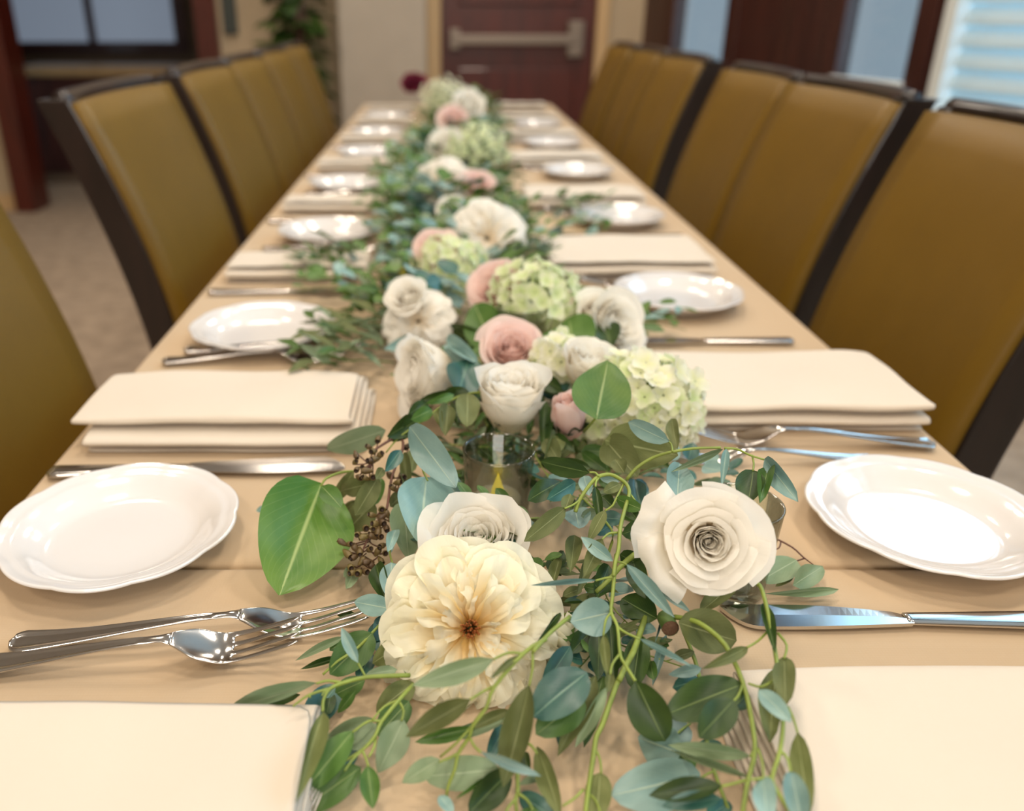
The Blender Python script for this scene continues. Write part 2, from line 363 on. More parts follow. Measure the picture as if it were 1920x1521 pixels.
# solid dark wood between openings
wall_boxes('wall_right', [(5.3, 5.06, -.12, 0, 0, ZC), (4.40, 3.78, -.12, 0, 0, ZC), (3.24, 3.20, -.12, 0, 0, ZC), (5.06, 3.78, -.12, 0, 2.5, ZC), (3.78, 3.2, -.12, 0, 2.98, ZC),
      (3.2, 1.88, -.12, 0, 2.98, ZC), (1.88, 1.66, -.12, 0, 0, ZC), (1.66, .34, -.12, 0, 2.98, ZC), (.34, .06, -.12, 0, 0, ZC),
      (.06, -1.26, -.12, 0, 2.98, ZC), (-1.26, -3.3, -.12, 0, 0, ZC), (3.2, 1.88, -.12, 0, 0, .70), (1.66, .34, -.12, 0, 0, .70), (.06, -1.26, -.12, 0, 0, .70)],
      'dark_wood', kind='structure', bevel=0)
for i, (a, b) in enumerate(((5.06, 4.40), (3.78, 3.24))):
    d = wall_boxes('door_%d' % (i+2), [(a, a-.09, -.06, .01, 0, 2.5), (b+.09, b, -.06, .01, 0, 2.5), (a-.09, b+.09, -.06, .01, 0, .88), (a-.09, b+.09, -.06, .01, 2.35, 2.5)], 'dark_wood', kind='structure')
    wall_boxes('pane', [(a-.09, b+.09, -.03, -.022, .88, 2.35)], 'tint', d, bevel=0)
    wall_boxes('sill_moulding', [(a-.08, b+.08, .0, .03, .85, .885)], 'shutter', d)
wy = [(3.2, 1.88), (1.66, .34), (.06, -1.26)]
for i, (a, b) in enumerate(wy):
    n_ = i if i < 2 else 3
    wd = wall_boxes('window_%d' % [1, 2, 4][i], [(a, a-.05, -.1, .02, .70, 2.98), (b+.05, b, -.1, .02, .70, 2.98), (a, b, -.1, .05, .66, .71), (a, b, -.1, .02, 2.93, 2.98),
        ((a+b)/2+.025, (a+b)/2-.025, -.1, .01, .7, 2.98)], 'shutter', kind='structure')
    wall_boxes('pane', [(a-.05, b+.05, -.09, -.085, .72, 2.93)], 'pane', wd, bevel=0)
    # tilted louvre slats in the lower half
    mid = (a+b)/2
    for (s0, s1) in ((a-.02, mid+.035), (mid-.035, b+.03)):
        P0 = wallpt(s0, -.035); P1 = wallpt(s1, -.035); N3 = Vector((WN.x, WN.y, 0))
        z = .77; me = None
        while z < 1.78:
            if me is None or True:
                hw = N3 * .012 + Vector((0, 0, -.0295)); th = Vector((0, 0, .004))
                v = []
                for P in (P0, P1):
                    c = Vector((P.x, P.y, 0)); v += [c - hw - th, c + hw - th, c + hw + th, c - hw + th]
                if me is None:
                    me = mesh('slat', v, [(0,1,2,3),(7,6,5,4),(0,4,5,1),(1,5,6,2),(2,6,7,3),(3,7,4,0)], smooth=False); me.materials.append(M['slat'])
            put('slat', me, None, wd, Matrix.Translation((0, 0, z)))
            z += .068
for i, (x, y) in enumerate(LAMPS):
    nm = ['over the near end of the table at left', 'over the near end of the table at right', 'added behind the camera to brighten the blooms', 'over the first place settings', 'beside the window over the right chairs',
          'over the left chairs midway down', 'over the middle of the table', 'before the pier', 'before the red door'][i]
    L = empty('ceiling_light', (x, y, ZC), 'recessed ceiling downlight ' + nm, 'light')
    b = MB(); b.lathe([(.235, 0), (.235, -.012), (.22, -.016), (.215, -.004)], 32); b.build('ring', 'lampring', L)
# tall leafy plant in the corner by the pier
pl = empty('potted_plant', (-.80, 5.0, 0), 'tall dark green leafy plant in a brown pot beside the pale pier', 'plant')
b = MB(); b.lathe([(0, 0), (.11, 0), (.15, .3), (.16, .3), (.16, .33), (.145, .33), (.14, .28), (0, .28)], 28); b.build('pot', 'pot', pl)
b = MB()
for k in range(5):
    a = k*1.3; b.tube([(.03*math.cos(a), .03*math.sin(a), .26), (.05*math.cos(a), .05*math.sin(a), .8), (.06*math.cos(a+1), .06*math.sin(a+1), 1.5)], .012, .006)
b.build('stem', 'stemb', pl)

# ------------------------------------------------------------------ leaves
def leaf_geo(shape, bend=0.0, cup=0.12, twist=0.0, nx=4, ny=8):
    """unit leaf along +Y, width 1 across X"""
    v = []; uv = []; f = []
    for j in range(ny+1):
        t = j/ny
        if shape == 'r': wd = (math.sin(PI*t**.80)**.62)*(1-.12*t) if 0 < t < 1 else 0
        elif shape == 'o': wd = math.sin(PI*t**.92)**.56 if 0 < t < 1 else 0
        else: wd = math.sin(PI*t**.82)**.78 if 0 < t < 1 else 0
        wd = max(wd, .0); 
        if j == ny: wd = .015
        if j == 0: wd = .04
        for i in range(nx+1):
            s = i/nx*2-1
            x = s*wd*.5; z = cup*(abs(s)**1.5)*wd*.5 + bend*(t-t*t)*1.6 + .015*math.sin(9*t+3*s)*abs(s)
            tw = twist*(t-.5); x2 = x*math.cos(tw) - z*math.sin(tw)*0; z2 = z + x*math.sin(tw)
            v.append(Vector((x2, t, z2))); uv.append((.5+s*.5, t))
    for j in range(ny):
        for i in range(nx):
            a = j*(nx+1)+i; f.append((a, a+1, a+nx+2, a+nx+1))
    return v, f, uv
LEAFM = {}
def leaf_mesh(shape, cm, var=0, hi=False):
    k = (shape, cm, var, hi)
    if k not in LEAFM:
        rr = random.Random(var*17+ord(shape[0]))
        g = leaf_geo(shape, rr.uniform(-.13, .10), rr.uniform(.05, .3), rr.uniform(-.5, .5), *( (6, 14) if hi else (4, 8)))
        me = mesh('leaf', g[0], g[1], g[2]); me.materials.append(M[cm]); LEAFM[k] = me
    return LEAFM[k]
def leaf_matrix(base, tip, width, nrm):
    y = tip - base; L = max(y.length, 1e-4); y = y/L
    n = nrm - y*nrm.dot(y)
    if n.length < 1e-3: n = Vector((0, 0, 1)) - y*y.z
    n.normalize(); x = y.cross(n)
    return Matrix(((x.x*width, y.x*L, n.x*L, base.x), (x.y*width, y.y*L, n.y*L, base.y), (x.z*width, y.z*L, n.z*L, base.z), (0, 0, 0, 1)))
CR = {'A': (600, 760, 4.7525), 'B': (960, 760, 4.7525), 'C': (420, 1140, 3.9925), 'D': (760, 1200, 4.7375), 'E': (1000, 1040, 6.337),
      'F': (1100, 1220, 4.3636), 'H': (1180, 860, 4.7525), 'I': (860, 560, 4.0), 'J': (600, 560, 2.6667), 'K': (960, 900, 2.45),
      'L': (420, 900, 2.45), 'Q': (1160, 600, 2.526), 'P': (0, 0, 1.0)}
def cw(c, x, y, h):
    o = CR[c]; return W(o[0] + x/o[2], o[1] + y/o[2], h)
def traced_leaf(root, c, L):
    x0, y0, x1, y1, wpx, shp, cm, h0 = L[:8]; h1 = L[8] if len(L) > 8 else h0
    a = cw(c, x0, y0, h0); b = cw(c, x1, y1, h1); mid = (a+b)/2
    width = wpx/CR[c][2]*zc(mid)/F*1.10
    n = (CAM-mid).normalized()
    ax = (b-a).normalized(); n = Quaternion(ax, random.uniform(-.25, .25)) @ n
    mt = leaf_matrix(a, b, width, n)
    # keep the whole blade above the cloth
    low = min((mt @ Vector(q)).z for q in ((.5, .5, 0), (-.5, .5, 0), (0, .5, 0)))
    if low < TZ+.0015: mt = Matrix.Translation((0, 0, TZ+.0015-low)) @ mt
    inv = root.matrix_world.inverted() if False else Matrix.Translation(-root.location)
    return put('leaf', leaf_mesh(shp, cm, random.randrange(5), wpx/CR[c][2] > 40), None, root, inv @ mt)
def traced_sprig(name, label, anchor, stems, leaves, cat='foliage', stemm='stem', extra=None):
    """stems: (crop, [(x,y)..], h or [h..], r0, r1); leaves: (crop, tuple)"""
    c, x, y, h = anchor; loc = cw(c, x, y, h); r = empty(name, loc, label, cat)
    if stems:
        b = MB()
        for (c, pts, h, r0, r1) in stems:
            hs = h if isinstance(h, (list, tuple)) else [h]*len(pts)
            if len(hs) == 2 and len(pts) != 2: hs = [hs[0]+(hs[1]-hs[0])*i/(len(pts)-1) for i in range(len(pts))]
            b.tube([cw(c, p[0], p[1], max(hh, r0+.0005)) - loc for p, hh in zip(pts, hs)], r0, r1)
        b.build('stem', stemm, r)
    for (c, L) in leaves: traced_leaf(r, c, L)
    return r
# ------------------------------------------------------------------ tables and cloths
XL, XR = -.344, .457
def table(y0, y1, lab):
    t = empty('banquet_table', ((XL+XR)/2, (y0+y1)/2, 0), lab, 'table')
    hx = (XR-XL)/2-.012; hy = (y1-y0)/2-.012
    boxes('tabletop', [((-hx, -hy, .72), (hx, hy, .7535))], 'dark_wood', t)
    for sx in (-1, 1):
        for sy in (-1, 1):
            b = MB(); b.tube([(sx*(hx-.1), sy*(hy-.15), .72), (sx*(hx-.06), sy*(hy-.15), 0)], .014, smooth=0, n=10); b.build('leg', 'steel', t)
def cloth(y0, y1, lab, hang_front, hang_back, zt=.0):
    """draped cloth: grid over (s across, t along) with rounded edges hanging down"""
    drop = .26; v = []; f = []
    def path(a0, a1, n, dr0, dr1):
        P = []
        for k in range(6): P.append((a0-.001, -dr0*(1-k/6)))
        for k in range(4): q = k/4*PI/2; P.append((a0+.008*(1-math.cos(q)), -.008*(1-math.sin(q))))
        for k in range(n+1): P.append((a0+.008+(a1-a0-.016)*k/n, 0))
        for k in range(1, 5): q = k/4*PI/2; P.append((a1-.008*(1-math.sin(q)), -.008*(1-math.cos(q))))
        for k in range(1, 7): P.append((a1+.001, -dr1*k/6))
        return P
    PXs = path(XL, XR, 60, drop, drop); PYs = path(y0, y1, max(8, int((y1-y0)/.012) if y1 < .6 else int((y1-y0)/.03)), hang_front, hang_back)
    nx, ny = len(PXs), len(PYs)
    for j, (y, dy) in enumerate(PYs):
        for i, (x, dx) in enumerate(PXs):
            z = TZ + min(dx, dy) if (dx < 0 and dy < 0) else TZ + dx + dy
            xx, yy = x, y
            if dx < 0:
                s = -1 if x < 0 else 1; amt = min(1, -dx/drop)
                xx += s*amt*(.012+.014*math.sin(yy*17+s)+.007*math.sin(yy*41)); 
            if dx > -.002 and dy > -.002:   # soft puckers where the runner of greenery lies
                q = math.exp(-((x-.14)/.10)**2 - ((y-.40)/.13)**2)
                z += q*.0022*(noise.noise(Vector((x*38, y*24, 1)))+.6) - .0006*0
                z += .0005*noise.noise(Vector((x*9, y*9, 4)))
            v.append((xx, yy, z))
    for j in range(ny-1):
        for i in range(nx-1):
            a = j*nx+i; f.append((a, a+1, a+nx+1, a+nx))
    o = put('tablecloth', mesh('tablecloth', v, f), 'cloth'); s = o.modifiers.new('thick', 'SOLIDIFY'); s.thickness = .0012; s.offset = -1
    return tag(o, lab, 'tablecloth')
SEAM = .507
table(-1.2, SEAM, 'near banquet table hidden beneath the tan cloth'); table(SEAM+.001, 3.85, 'long far banquet table hidden beneath the tan cloth')
cloth(-1.2, SEAM-.0018, 'tan tablecloth nearest the camera, ending at the dark seam under the bread plates', .26, .03)
cloth(SEAM+.0014, 3.85, 'long tan tablecloth beyond the seam, reaching to the far end', .03, .26)

# ------------------------------------------------------------------ chairs
def make_chair():
    r = bpy.data.objects.new('dining_chair', None); COL.objects.link(r)
    HW = .205
    def back_x(v): return -.02 - .125*v**1.5 + .012*math.sin(v*PI)   # local x (towards table = +x), v 0..1 from z .47 to 1.0
    def back_z(v): return .47 + .53*v
    # upholstered panel, slightly barrelled
    V = []; Fc = []; ny, nx = 14, 10; th = .022
    for side in (0, 1):
        for j in range(ny+1):
            for i in range(nx+1):
                v = j/ny; u = i/nx*2-1
                conc = -.022*(1-u*u)*(.4+.6*v)
                puff = (1-abs(u)**6)*(1-abs(2*v-1)**8)*.008
                x = back_x(v) + conc + (th*.5+puff if side == 0 else -th*.5-puff*.5)
                V.append((x, u*HW*(.97+.03*v), back_z(v) - .006))
    n1 = (ny+1)*(nx+1)
    for j in range(ny):
        for i in range(nx):
            a = j*(nx+1)+i; Fc.append((a, a+1, a+nx+2, a+nx+1)); Fc.append((n1+a, n1+a+nx+1, n1+a+nx+2, n1+a+1))
    for j in range(ny):
        for i in (0, nx):
            a = j*(nx+1)+i; q = (a, a+nx+1, n1+a+nx+1, n1+a); Fc.append(q if i == 0 else q[::-1])
    for i in range(nx):
        for j in (0, ny):
            a = j*(nx+1)+i; q = (a, n1+a, n1+a+1, a+1); Fc.append(q if j == 0 else q[::-1])
    put('backrest', mesh('backrest', V, Fc), 'chair_vinyl', r)
    # side stiles: deep, curved, dark
    for s in (-1, 1):
        V = []; Fc = []; N = 16
        for j in range(N+1):
            v = j/N; x = back_x(v); z = back_z(v); hw = .036+.006*math.sin(v*PI)
            y0 = s*(HW-.028); y1 = s*(HW*(.97+.03*v)+.003)
            V += [(x-.006, y0, z), (x-.006, y1, z), (x-.02-hw, y1, z), (x-.02-hw, y0, z)]
        for j in range(N):
            for k in range(4):
                a = j*4+k; b_ = j*4+(k+1) % 4; Fc.append((a, b_, b_+4, a+4) if s > 0 else (a, a+4, b_+4, b_))
        Fc.append((0, 1, 2, 3)); Fc.append((N*4+3, N*4+2, N*4+1, N*4))
        o = put('stile', mesh('stile', V, Fc, smooth=False), 'chair_frame', r); m = o.modifiers.new('b', 'BEVEL'); m.width = .004; m.segments = 2
    b = MB(); b.tube([(back_x(1)-.022*(1-(k/5-1)**2)-.022, (k/5-1)*(HW-.008), 1.0-.004) for k in range(11)], .0165, n=8, smooth=2)
    b.build('top_rail', 'chair_frame', r)
    # seat
    V = []; Fc = []; n = 10
    for j in range(n+1):
        for i in range(n+1):
            u = i/n*2-1; t = j/n*2-1
            k = (1-abs(u)**8)*(1-abs(t)**8)
            V.append((.20+u*.225, t*.22*(1+.04*u), .455+.035*k))
    for j in range(n):
        for i in range(n): a = j*(n+1)+i; Fc.append((a, a+1, a+n+2, a+n+1))
    o = put('seat', mesh('seat', V, Fc), 'chair_vinyl', r); s = o.modifiers.new('s', 'SOLIDIFY'); s.thickness = .05; s.offset = -1
    boxes('seat_frame', [((-.01, -.20, .38), (.40, .20, .41))], 'chair_frame', r, bevel=.005)
    for s in (-1, 1):
        for fr in (0, 1):
            b = MB()
            if fr: P = [(.385, s*.195, .40), (.395, s*.20, 0)]
            else: P = [(-.02, s*.19, .5), (-.03, s*.19, .36), (-.075, s*.195, 0)]
            b.tube(P, .021, .014, n=8, smooth=2); b.build('leg', 'chair_frame', r)
    return r
chair0 = make_chair()
ORD = ['nearest', 'second', 'third', 'fourth', 'fifth', 'sixth', 'seventh', 'eighth']
used0 = False
def place_chair(x, y, left, lab, rz=0, group=None):
    global used0
    c = chair0 if not used0 else copytree(chair0); used0 = True
    c.location = (x, y, 0); c.rotation_euler = (0, 0, (0 if left else PI) + rz)
    return tag(c, lab, 'chair', group)
LN = ['nearest tan chair along the left side, cut off by the frame', 'tan chair second along the left side, with carpet showing on both sides',
      'tan chair third along the left side of the table', 'tan chair fourth along the left side of the table', 'tan chair farthest along the left side, beside the leafy plant', 'tan chair sixth on the left side, at the far corner']
for i, (x, y) in enumerate([(-.395, .772), (-.40, 1.54), (-.40, 2.10), (-.40, 2.53), (-.41, 3.02), (-.42, 3.50)]):
    place_chair(x, y, True, LN[i], (.02, -.03, 0, .02, 0, 0)[i])
RN = ['golden chair at the near right edge of the picture, mostly cut off', 'big golden chair by the shuttered window, right of the folded napkin', 'golden chair second from the shuttered window',
      'golden chair third from the shuttered window, before the glazed door', 'golden chair fourth from the shuttered window along the right side', 'golden chair fifth from the shuttered window along the right side',
      'golden chair sixth from the shuttered window along the right side', 'golden chair at the far right corner near the red door']
for i, y in enumerate([.45, 1.045, 1.545, 1.98, 2.61, 3.06, 3.52]):
    place_chair(.53, y, False, RN[i], (0, -.02, .02, 0, .02, -.02, 0, 0)[i])


# ------------------------------------------------------------------ plates
def make_plate():
    r = bpy.data.objects.new('bread_plate', None); COL.objects.link(r)
    def rf(t, q):
        if q < .055: return 1
        k = min(1, (q-.055)/.03); n = 10; a = (t*n/(2*PI)) % 1
        return 1 - k*.026*abs(2*a-1)**2.0 + k*.004*math.cos(t*4)
    prof = [(.0001, .0052), (.03, .005), (.048, .005), (.054, .0056), (.0585, .0075), (.066, .0125), (.0715, .0165), (.0745, .0176), (.0765, .0186), (.0785, .0184), (.0825, .0198),
            (.0868, .0214), (.0885, .0216), (.0893, .0206), (.0888, .0194), (.083, .0165), (.074, .0115), (.064, .0055), (.057, .0022), (.054, .0004), (.051, 0), (.049, .0018), (.03, .002), (.0001, .002)]
    b = MB(); b.lathe(prof, 144, rf=rf); o = b.build('dish', 'plate', r)
    return r
pl0 = make_plate(); pfirst = True
def place_plate(x, y, lab, rz=0, z=0):
    global pfirst
    c = pl0 if pfirst else copytree(pl0); pfirst = False
    c.location = (x, y, TZ+.0012+z); c.rotation_euler = (0, 0, rz); c.scale = (.965,)*3
    return tag(c, lab, 'plate')
LPY = [.532, .965, 1.46, 1.91, 2.37, 2.80, 3.25]
LPX = [-.238, -.216, -.200, -.212, -.205, -.21, -.21]
for i, (x, y) in enumerate(zip(LPX, LPY)):
    place_plate(x, y, ['white scalloped bread plate in the left foreground, by the big round leaf', 'white bread plate second along the left side, beyond the folded napkin',
        'white bread plate third along the left side', 'white bread plate fourth along the left side', 'white bread plate fifth along the left side', 'white bread plate sixth along the left side', 'white bread plate at the far left corner of the table'][i], .12+i*.3)
RPY = [.546, 1.10, 1.58, 2.07, 2.55, 3.00]
for i, (x, y) in enumerate(zip([.361, .312, .32, .315, .31, .31], RPY)):
    place_plate(x, y, ['white scalloped bread plate in the right foreground, its well reflecting blue daylight', 'white bread plate second along the right side, beyond the folded napkin',
        'white bread plate third along the right side', 'white bread plate fourth along the right side', 'white bread plate fifth along the right side', 'white bread plate sixth along the right side'][i], .05+i*.3)

# ------------------------------------------------------------------ napkins
def make_napkin(lab, x0, x1, y0, y1, h, seed=0, rot=0, passes=5, ext=.012, skew=0.0, endext=.012, inset=0.0):
    """stack of folds: a ribbon running front-back in layers, extruded along x"""
    rr = random.Random(seed); LX = x1-x0; LY = y1-y0; sp = (h-.002)/(passes-1)
    prof = []
    for p in range(passes):
        fr = -ext if p < 2 else 0
        a = (fr+.001, LY-.001) if p % 2 == 0 else (LY-.001, fr+.001)
        z = .001 + sp*p
        a = (a[0], a[1])
        for k in range(9):
            t = k/8; y = a[0]+(a[1]-a[0])*t
            prof.append((y, z + (.0008*math.sin(t*PI) if p == passes-1 else 0), p))
        if p < passes-1:
            s = 1 if p % 2 == 0 else -1
            for k in range(1, 4):
                q = -PI/2+PI*k/4
                prof.append((a[1]+s*sp*.62*math.cos(q), z+sp/2+sp/2*math.sin(q), p+.5*k/4))
    NX = 22; v = []; f = []; n = len(prof)
    for i in range(NX+1):
        t = i/NX
        for (y, z, p) in prof:
            e = (passes-1-p)/(passes-1)
            xx = t*LX + endext*e*t + (inset*(1-t) if p < passes*.5 else 0)
            xx += .002*noise.noise(Vector((y*20, p, seed)))*(1 if t in (0, 1) else .4)
            w = noise.noise(Vector((t*3.1+seed, y*12, p*.4)))
            zz = z*(1 + .10*w) + (.0012*noise.noise(Vector((t*6, y*20, seed))) if p > passes-1.2 else 0)
            if p > passes-1.2: zz -= .002*(abs(2*t-1)**6)
            v.append((xx - skew*y, y + .0015*noise.noise(Vector((t*4+seed, p*2, 3))), max(zz, .0008)))
    for i in range(NX):
        for k in range(n-1):
            a = i*n+k; f.append((a, a+n, a+n+1, a+1))
    me = mesh('napkin', v, f); o = put('napkin', me, 'napkin')
    s = o.modifiers.new('t', 'SOLIDIFY'); s.thickness = .0016; s.offset = 0
    s = o.modifiers.new('s', 'SUBSURF'); s.levels = 1; s.render_levels = 1
    o.location = (x0, y0, TZ+.0015); o.rotation_euler = (0, 0, rot)
    return tag(o, lab, 'napkin')
make_napkin('folded ivory napkin in the near left corner, its layered end facing the greenery', -.40, -.068, .17, .346, .026, 1, passes=7, ext=0, endext=.006, skew=0)
make_napkin('folded ivory napkin second along the left side, its lower fold sticking out in front', -.335, -.085, .690, .797, .029, 2, passes=5, ext=.018, endext=.016, inset=.014)
# near right napkin: layered end faces left
nr = make_napkin('folded ivory napkin in the near right corner, partly under the trailing leaves', -.50, -.176, .14, .368, .026, 3, passes=7, ext=0, endext=.012)
nr.location = (.486, .375, TZ+.0015); nr.rotation_euler = (0, 0, PI+.02)
nr2 = make_napkin('big folded ivory napkin on the right, behind the forks and hydrangea', .19, .452, .715, .852, .030, 4, passes=5, ext=0, endext=0)
LF = [(1.195, 1.292), (1.655, 1.745), (2.13, 2.225), (2.60, 2.69), (3.05, 3.14), (3.48, 3.56)]
RFN = [(1.21, 1.375), (1.69, 1.82), (2.19, 2.31), (2.65, 2.76), (3.10, 3.21), (3.52, 3.62)]
for i, (a, b_) in enumerate(LF):
    make_napkin('folded ivory napkin %s along the left side of the table' % ORD[i+2], -.318+.004*i, -.112-.002*i, a+.01, b_-.004, .023, 10+i, passes=4, ext=.006, endext=.006, rot=.012*(-1)**i)
for i, (a, b_) in enumerate(RFN):
    make_napkin('folded ivory napkin %s along the right side of the table' % ORD[i+2], .155+.006*i, .398, a, b_, .028, 30+i, passes=4, ext=0, endext=0, rot=.01*(-1)**i)

# ------------------------------------------------------------------ cutlery
def make_fork():
    """fork along +X, length .20, handle end at x=0; lies on z=0"""
    r = bpy.data.objects.new('fork', None); COL.objects.link(r)
    def zc_(s): # spine height
        if s < .62: return .0035 + .0115*(s/.62)**2.2*(3-2*s/.62)/1.0*.55*1.6
        if s < .78: t = (s-.62)/.16; a = .0136; return a*(1-t)**1.6*(1+t) + .0012*t
        t = (s-.78)/.22; return .0012 + .0105*t**1.5
    def hw(s):
        if s < .04: return .0102*math.sqrt(max(0, 1-((.04-s)/.04)**2))+.0002
        if s < .60: t = (s-.04)/.56; return .0102*(1-t)**1.7 + .0028*(1-(1-t)**1.7)
        t = (s-.60)/.12; t = min(t, 1); return .0030+.0092*(t*t*(3-2*t))
    L = .205; V = []; Fc = []; N = 60; nc = 20; SE = .645
    for j in range(N+1):
        s = SE*(j/N)**1.5; wv = hw(s); z = zc_(s); th = .0030 - .0012*(s/SE)
        for k in range(nc):
            a = 2*PI*k/nc; cy = math.cos(a); sz = math.sin(a)
            y = wv*cy; zz = th*.5*sz
            if sz > 0 and .01 < s < .56:  # raised border along the handle edge
                zz = th*.5*(sz**.6) * (1.5 if .62 < abs(cy) < .95 else (.45 if abs(cy) < .62 else 1))
            V.append((s*L, y, z+zz))
    for j in range(N):
        for k in range(nc): Fc.append((j*nc+k, j*nc+(k+1) % nc, (j+1)*nc+(k+1) % nc, (j+1)*nc+k))
    Fc.append(tuple(range(nc))[::-1]); Fc.append(tuple(N*nc+k for k in range(nc)))
    put('handle', mesh('handle', V, Fc), 'steel', r)
    V = []; Fc = []; cols = 14; rows = 30; idx = {}
    # columns: tines occupy cols 0-1,4-5,8-9,12-13 of 14 -> use 4 tines x 2 cells, 3 gaps x 2 cells
    for j in range(rows+1):
        s = .632 + (1-.632)*j/rows; t = (s-.632)/.368
        wv = hw(s) if s < .8 else .0122*(1-.10*((s-.8)/.2))
        for i in range(cols+1):
            u = i/cols*2-1
            dish = -.0022*(1-u*u)*math.sin(min(1, t/.75)*PI) if t < .75 else 0
            zz = zc_(s)+dish+.0003
            V.append((s*L, u*wv, zz)); idx[(j, i)] = len(V)-1
    for j in range(rows):
        s = .632+.368*j/rows
        for i in range(cols):
            if s > .80 and (i % 4) in (2, 3): continue
            Fc.append((idx[(j, i)], idx[(j+1, i)], idx[(j+1, i+1)], idx[(j, i+1)]))
    # taper tine ends
    for j in range(rows-3, rows+1):
        q = (j-(rows-3))/3
        for i in range(cols+1):
            g = i//4; base = g*4
            if i % 4 in (0, 2): c_ = (base+1)/cols*2-1; u = i/cols*2-1
            else: continue
            vv = V[idx[(j, i)]]; wv = vv[1]/(u if abs(u) > 1e-6 else 1) if abs(u) > 1e-6 else .011
            V[idx[(j, i)]] = (vv[0]-.001*q*q, vv[1]+(c_-u)*abs(wv)*.65*q*q, vv[2])
    o = put('head', mesh('head', V, Fc), 'steel', r); s = o.modifiers.new('t', 'SOLIDIFY'); s.thickness = .0016; s.offset = 0
    s = o.modifiers.new('s', 'SUBSURF'); s.levels = 1; s.render_levels = 1
    return r
def make_knife():
    r = bpy.data.objects.new('table_knife', None); COL.objects.link(r)
    L = .225; V = []; Fc = []; N = 30; nc = 12
    for j in range(N+1):
        s = .48*j/N
        wv = .0088*(math.sqrt(max(0, 1-((.03-s)/.03)**2)) if s < .03 else 1-.42*((s-.03)/.45)) + .0004
        th = .0062*(1-.35*s/.48)*(math.sqrt(max(.02, 1-((.02-s)/.02)**2)) if s < .02 else 1)
        for k in range(nc):
            a = 2*PI*k/nc; cy, sz = math.cos(a), math.sin(a)
            V.append((s*L, wv*cy, .0034+th*.5*(abs(sz)**.7)*(1 if sz > 0 else -1)*(.82 if sz > 0 and abs(cy) < .55 else 1)))
    for j in range(N):
        for k in range(nc): Fc.append((j*nc+k, j*nc+(k+1) % nc, (j+1)*nc+(k+1) % nc, (j+1)*nc+k))
    Fc.append(tuple(range(nc))[::-1]); Fc.append(tuple(N*nc+k for k in range(nc)))
    put('handle', mesh('handle', V, Fc), 'steel', r)
    V = []; Fc = []; N = 30
    for j in range(N+1):
        t = j/N; s = .47+.53*t
        back = .0058+.0048*math.sin(min(1, t*1.2)*PI/2); edge = -(.0056+.0076*math.sin(min(1, t*1.6)*PI/2))
        if t > .78: q = (t-.78)/.22; back = back-(back+.011)*q**3*.9; edge = edge*(1-.15*q**4)
        if t < .06: edge *= .6+.4*t/.06
        th = .0013
        V += [(s*L, back, .0034+th), (s*L, back, .0034-th), (s*L, (back+edge)/2, .0034-th*.9), (s*L, edge, .0034-.0002), (s*L, edge, .0034+.0002), (s*L, (back+edge)/2, .0034+th*.9)]
    for j in range(N):
        for k in range(6): Fc.append((j*6+k, (j+1)*6+k, (j+1)*6+(k+1) % 6, j*6+(k+1) % 6))
    Fc.append(tuple(range(6))); Fc.append(tuple(N*6+k for k in range(6))[::-1])
    o = put('blade', mesh('blade', V, Fc, smooth=False), 'steel', r)
    return r
fork0 = make_fork(); knife0 = make_knife(); cu = {'fork': [fork0, True], 'knife': [knife0, True]}
def place_cut(kind, a, b, lab, roll=0.0, scale_to=True, group=None):
    e = cu[kind]; c = e[0] if e[1] else copytree(e[0]); e[1] = False
    a = Vector(a); b = Vector(b); d = b-a; L = .205 if kind == 'fork' else .225
    x = d.normalized(); z = Vector((0, 0, 1)); z = (z-x*z.dot(x)).normalized(); y = z.cross(x)
    R = Matrix((x, y, z)).transposed().to_quaternion() @ Quaternion((1, 0, 0), roll)
    c.rotation_mode = 'QUATERNION'; c.rotation_quaternion = R; c.location = a; s = d.length/L if scale_to else 1; c.scale = (s, min(s, 1.05), 1)
    return tag(c, lab, 'fork' if kind == 'fork' else 'knife', group)
z0 = .0015
place_cut('fork', W(20, 1214, z0), W(694, 1166, z0+.002), 'silver dinner fork at left, tines running under the leaves by the cream rose')
pa = W(-95, 1262, z0); pbb = W(566, 1206, .010)
place_cut('fork', pa, pbb, 'silver fork at left lying across the other fork, its tines crossing over it', .12)
place_cut('knife', W(88, 892, z0), W(648, 874, z0), 'dark reflecting table knife behind the left foreground plate')
place_cut('knife', W(2010, 1172, z0), W(1356, 1165, z0), 'table knife at right reflecting bright blue daylight', .0)
place_cut('fork', W(1750, 838, z0), W(1292, 822, z0+.004), 'silver fork at right with a blue-lit handle, nearer the folded napkin')
place_cut('fork', W(1640, 868, z0), W(1262, 868, z0), 'silver fork at right whose handle passes behind the bread plate')
place_cut('fork', W(420, 1690, z0), W(600, 1512, z0+.001), 'fork at the bottom edge, only its four tine tips in view', 0)
for i, y in enumerate([1.16, 1.60, 2.08, 2.56, 3.0]):
    place_cut('knife', (-.33, y-.015, TZ+z0), (-.105, y-.01, TZ+z0), 'table knife in front of the %s napkin along the left side' % ORD[i+2])
for i, y in enumerate([.885, 1.35, 1.81, 2.29, 2.75, 3.2]):
    place_cut('fork', (-.315, y, TZ+z0), (-.11, y+.012, TZ+z0), 'outer fork behind the %s napkin along the left side' % ORD[i+1])
    place_cut('fork', (-.30, y+.035, TZ+z0), (-.095, y+.03, TZ+z0), 'inner fork behind the %s napkin along the left side' % ORD[i+1])
for i, y in enumerate([1.17, 1.65, 2.15, 2.61, 3.07]):
    place_cut('fork', (.40, y+.02, TZ+z0), (.195, y+.02, TZ+z0), 'outer fork in front of the %s napkin along the right side' % ORD[i+2])
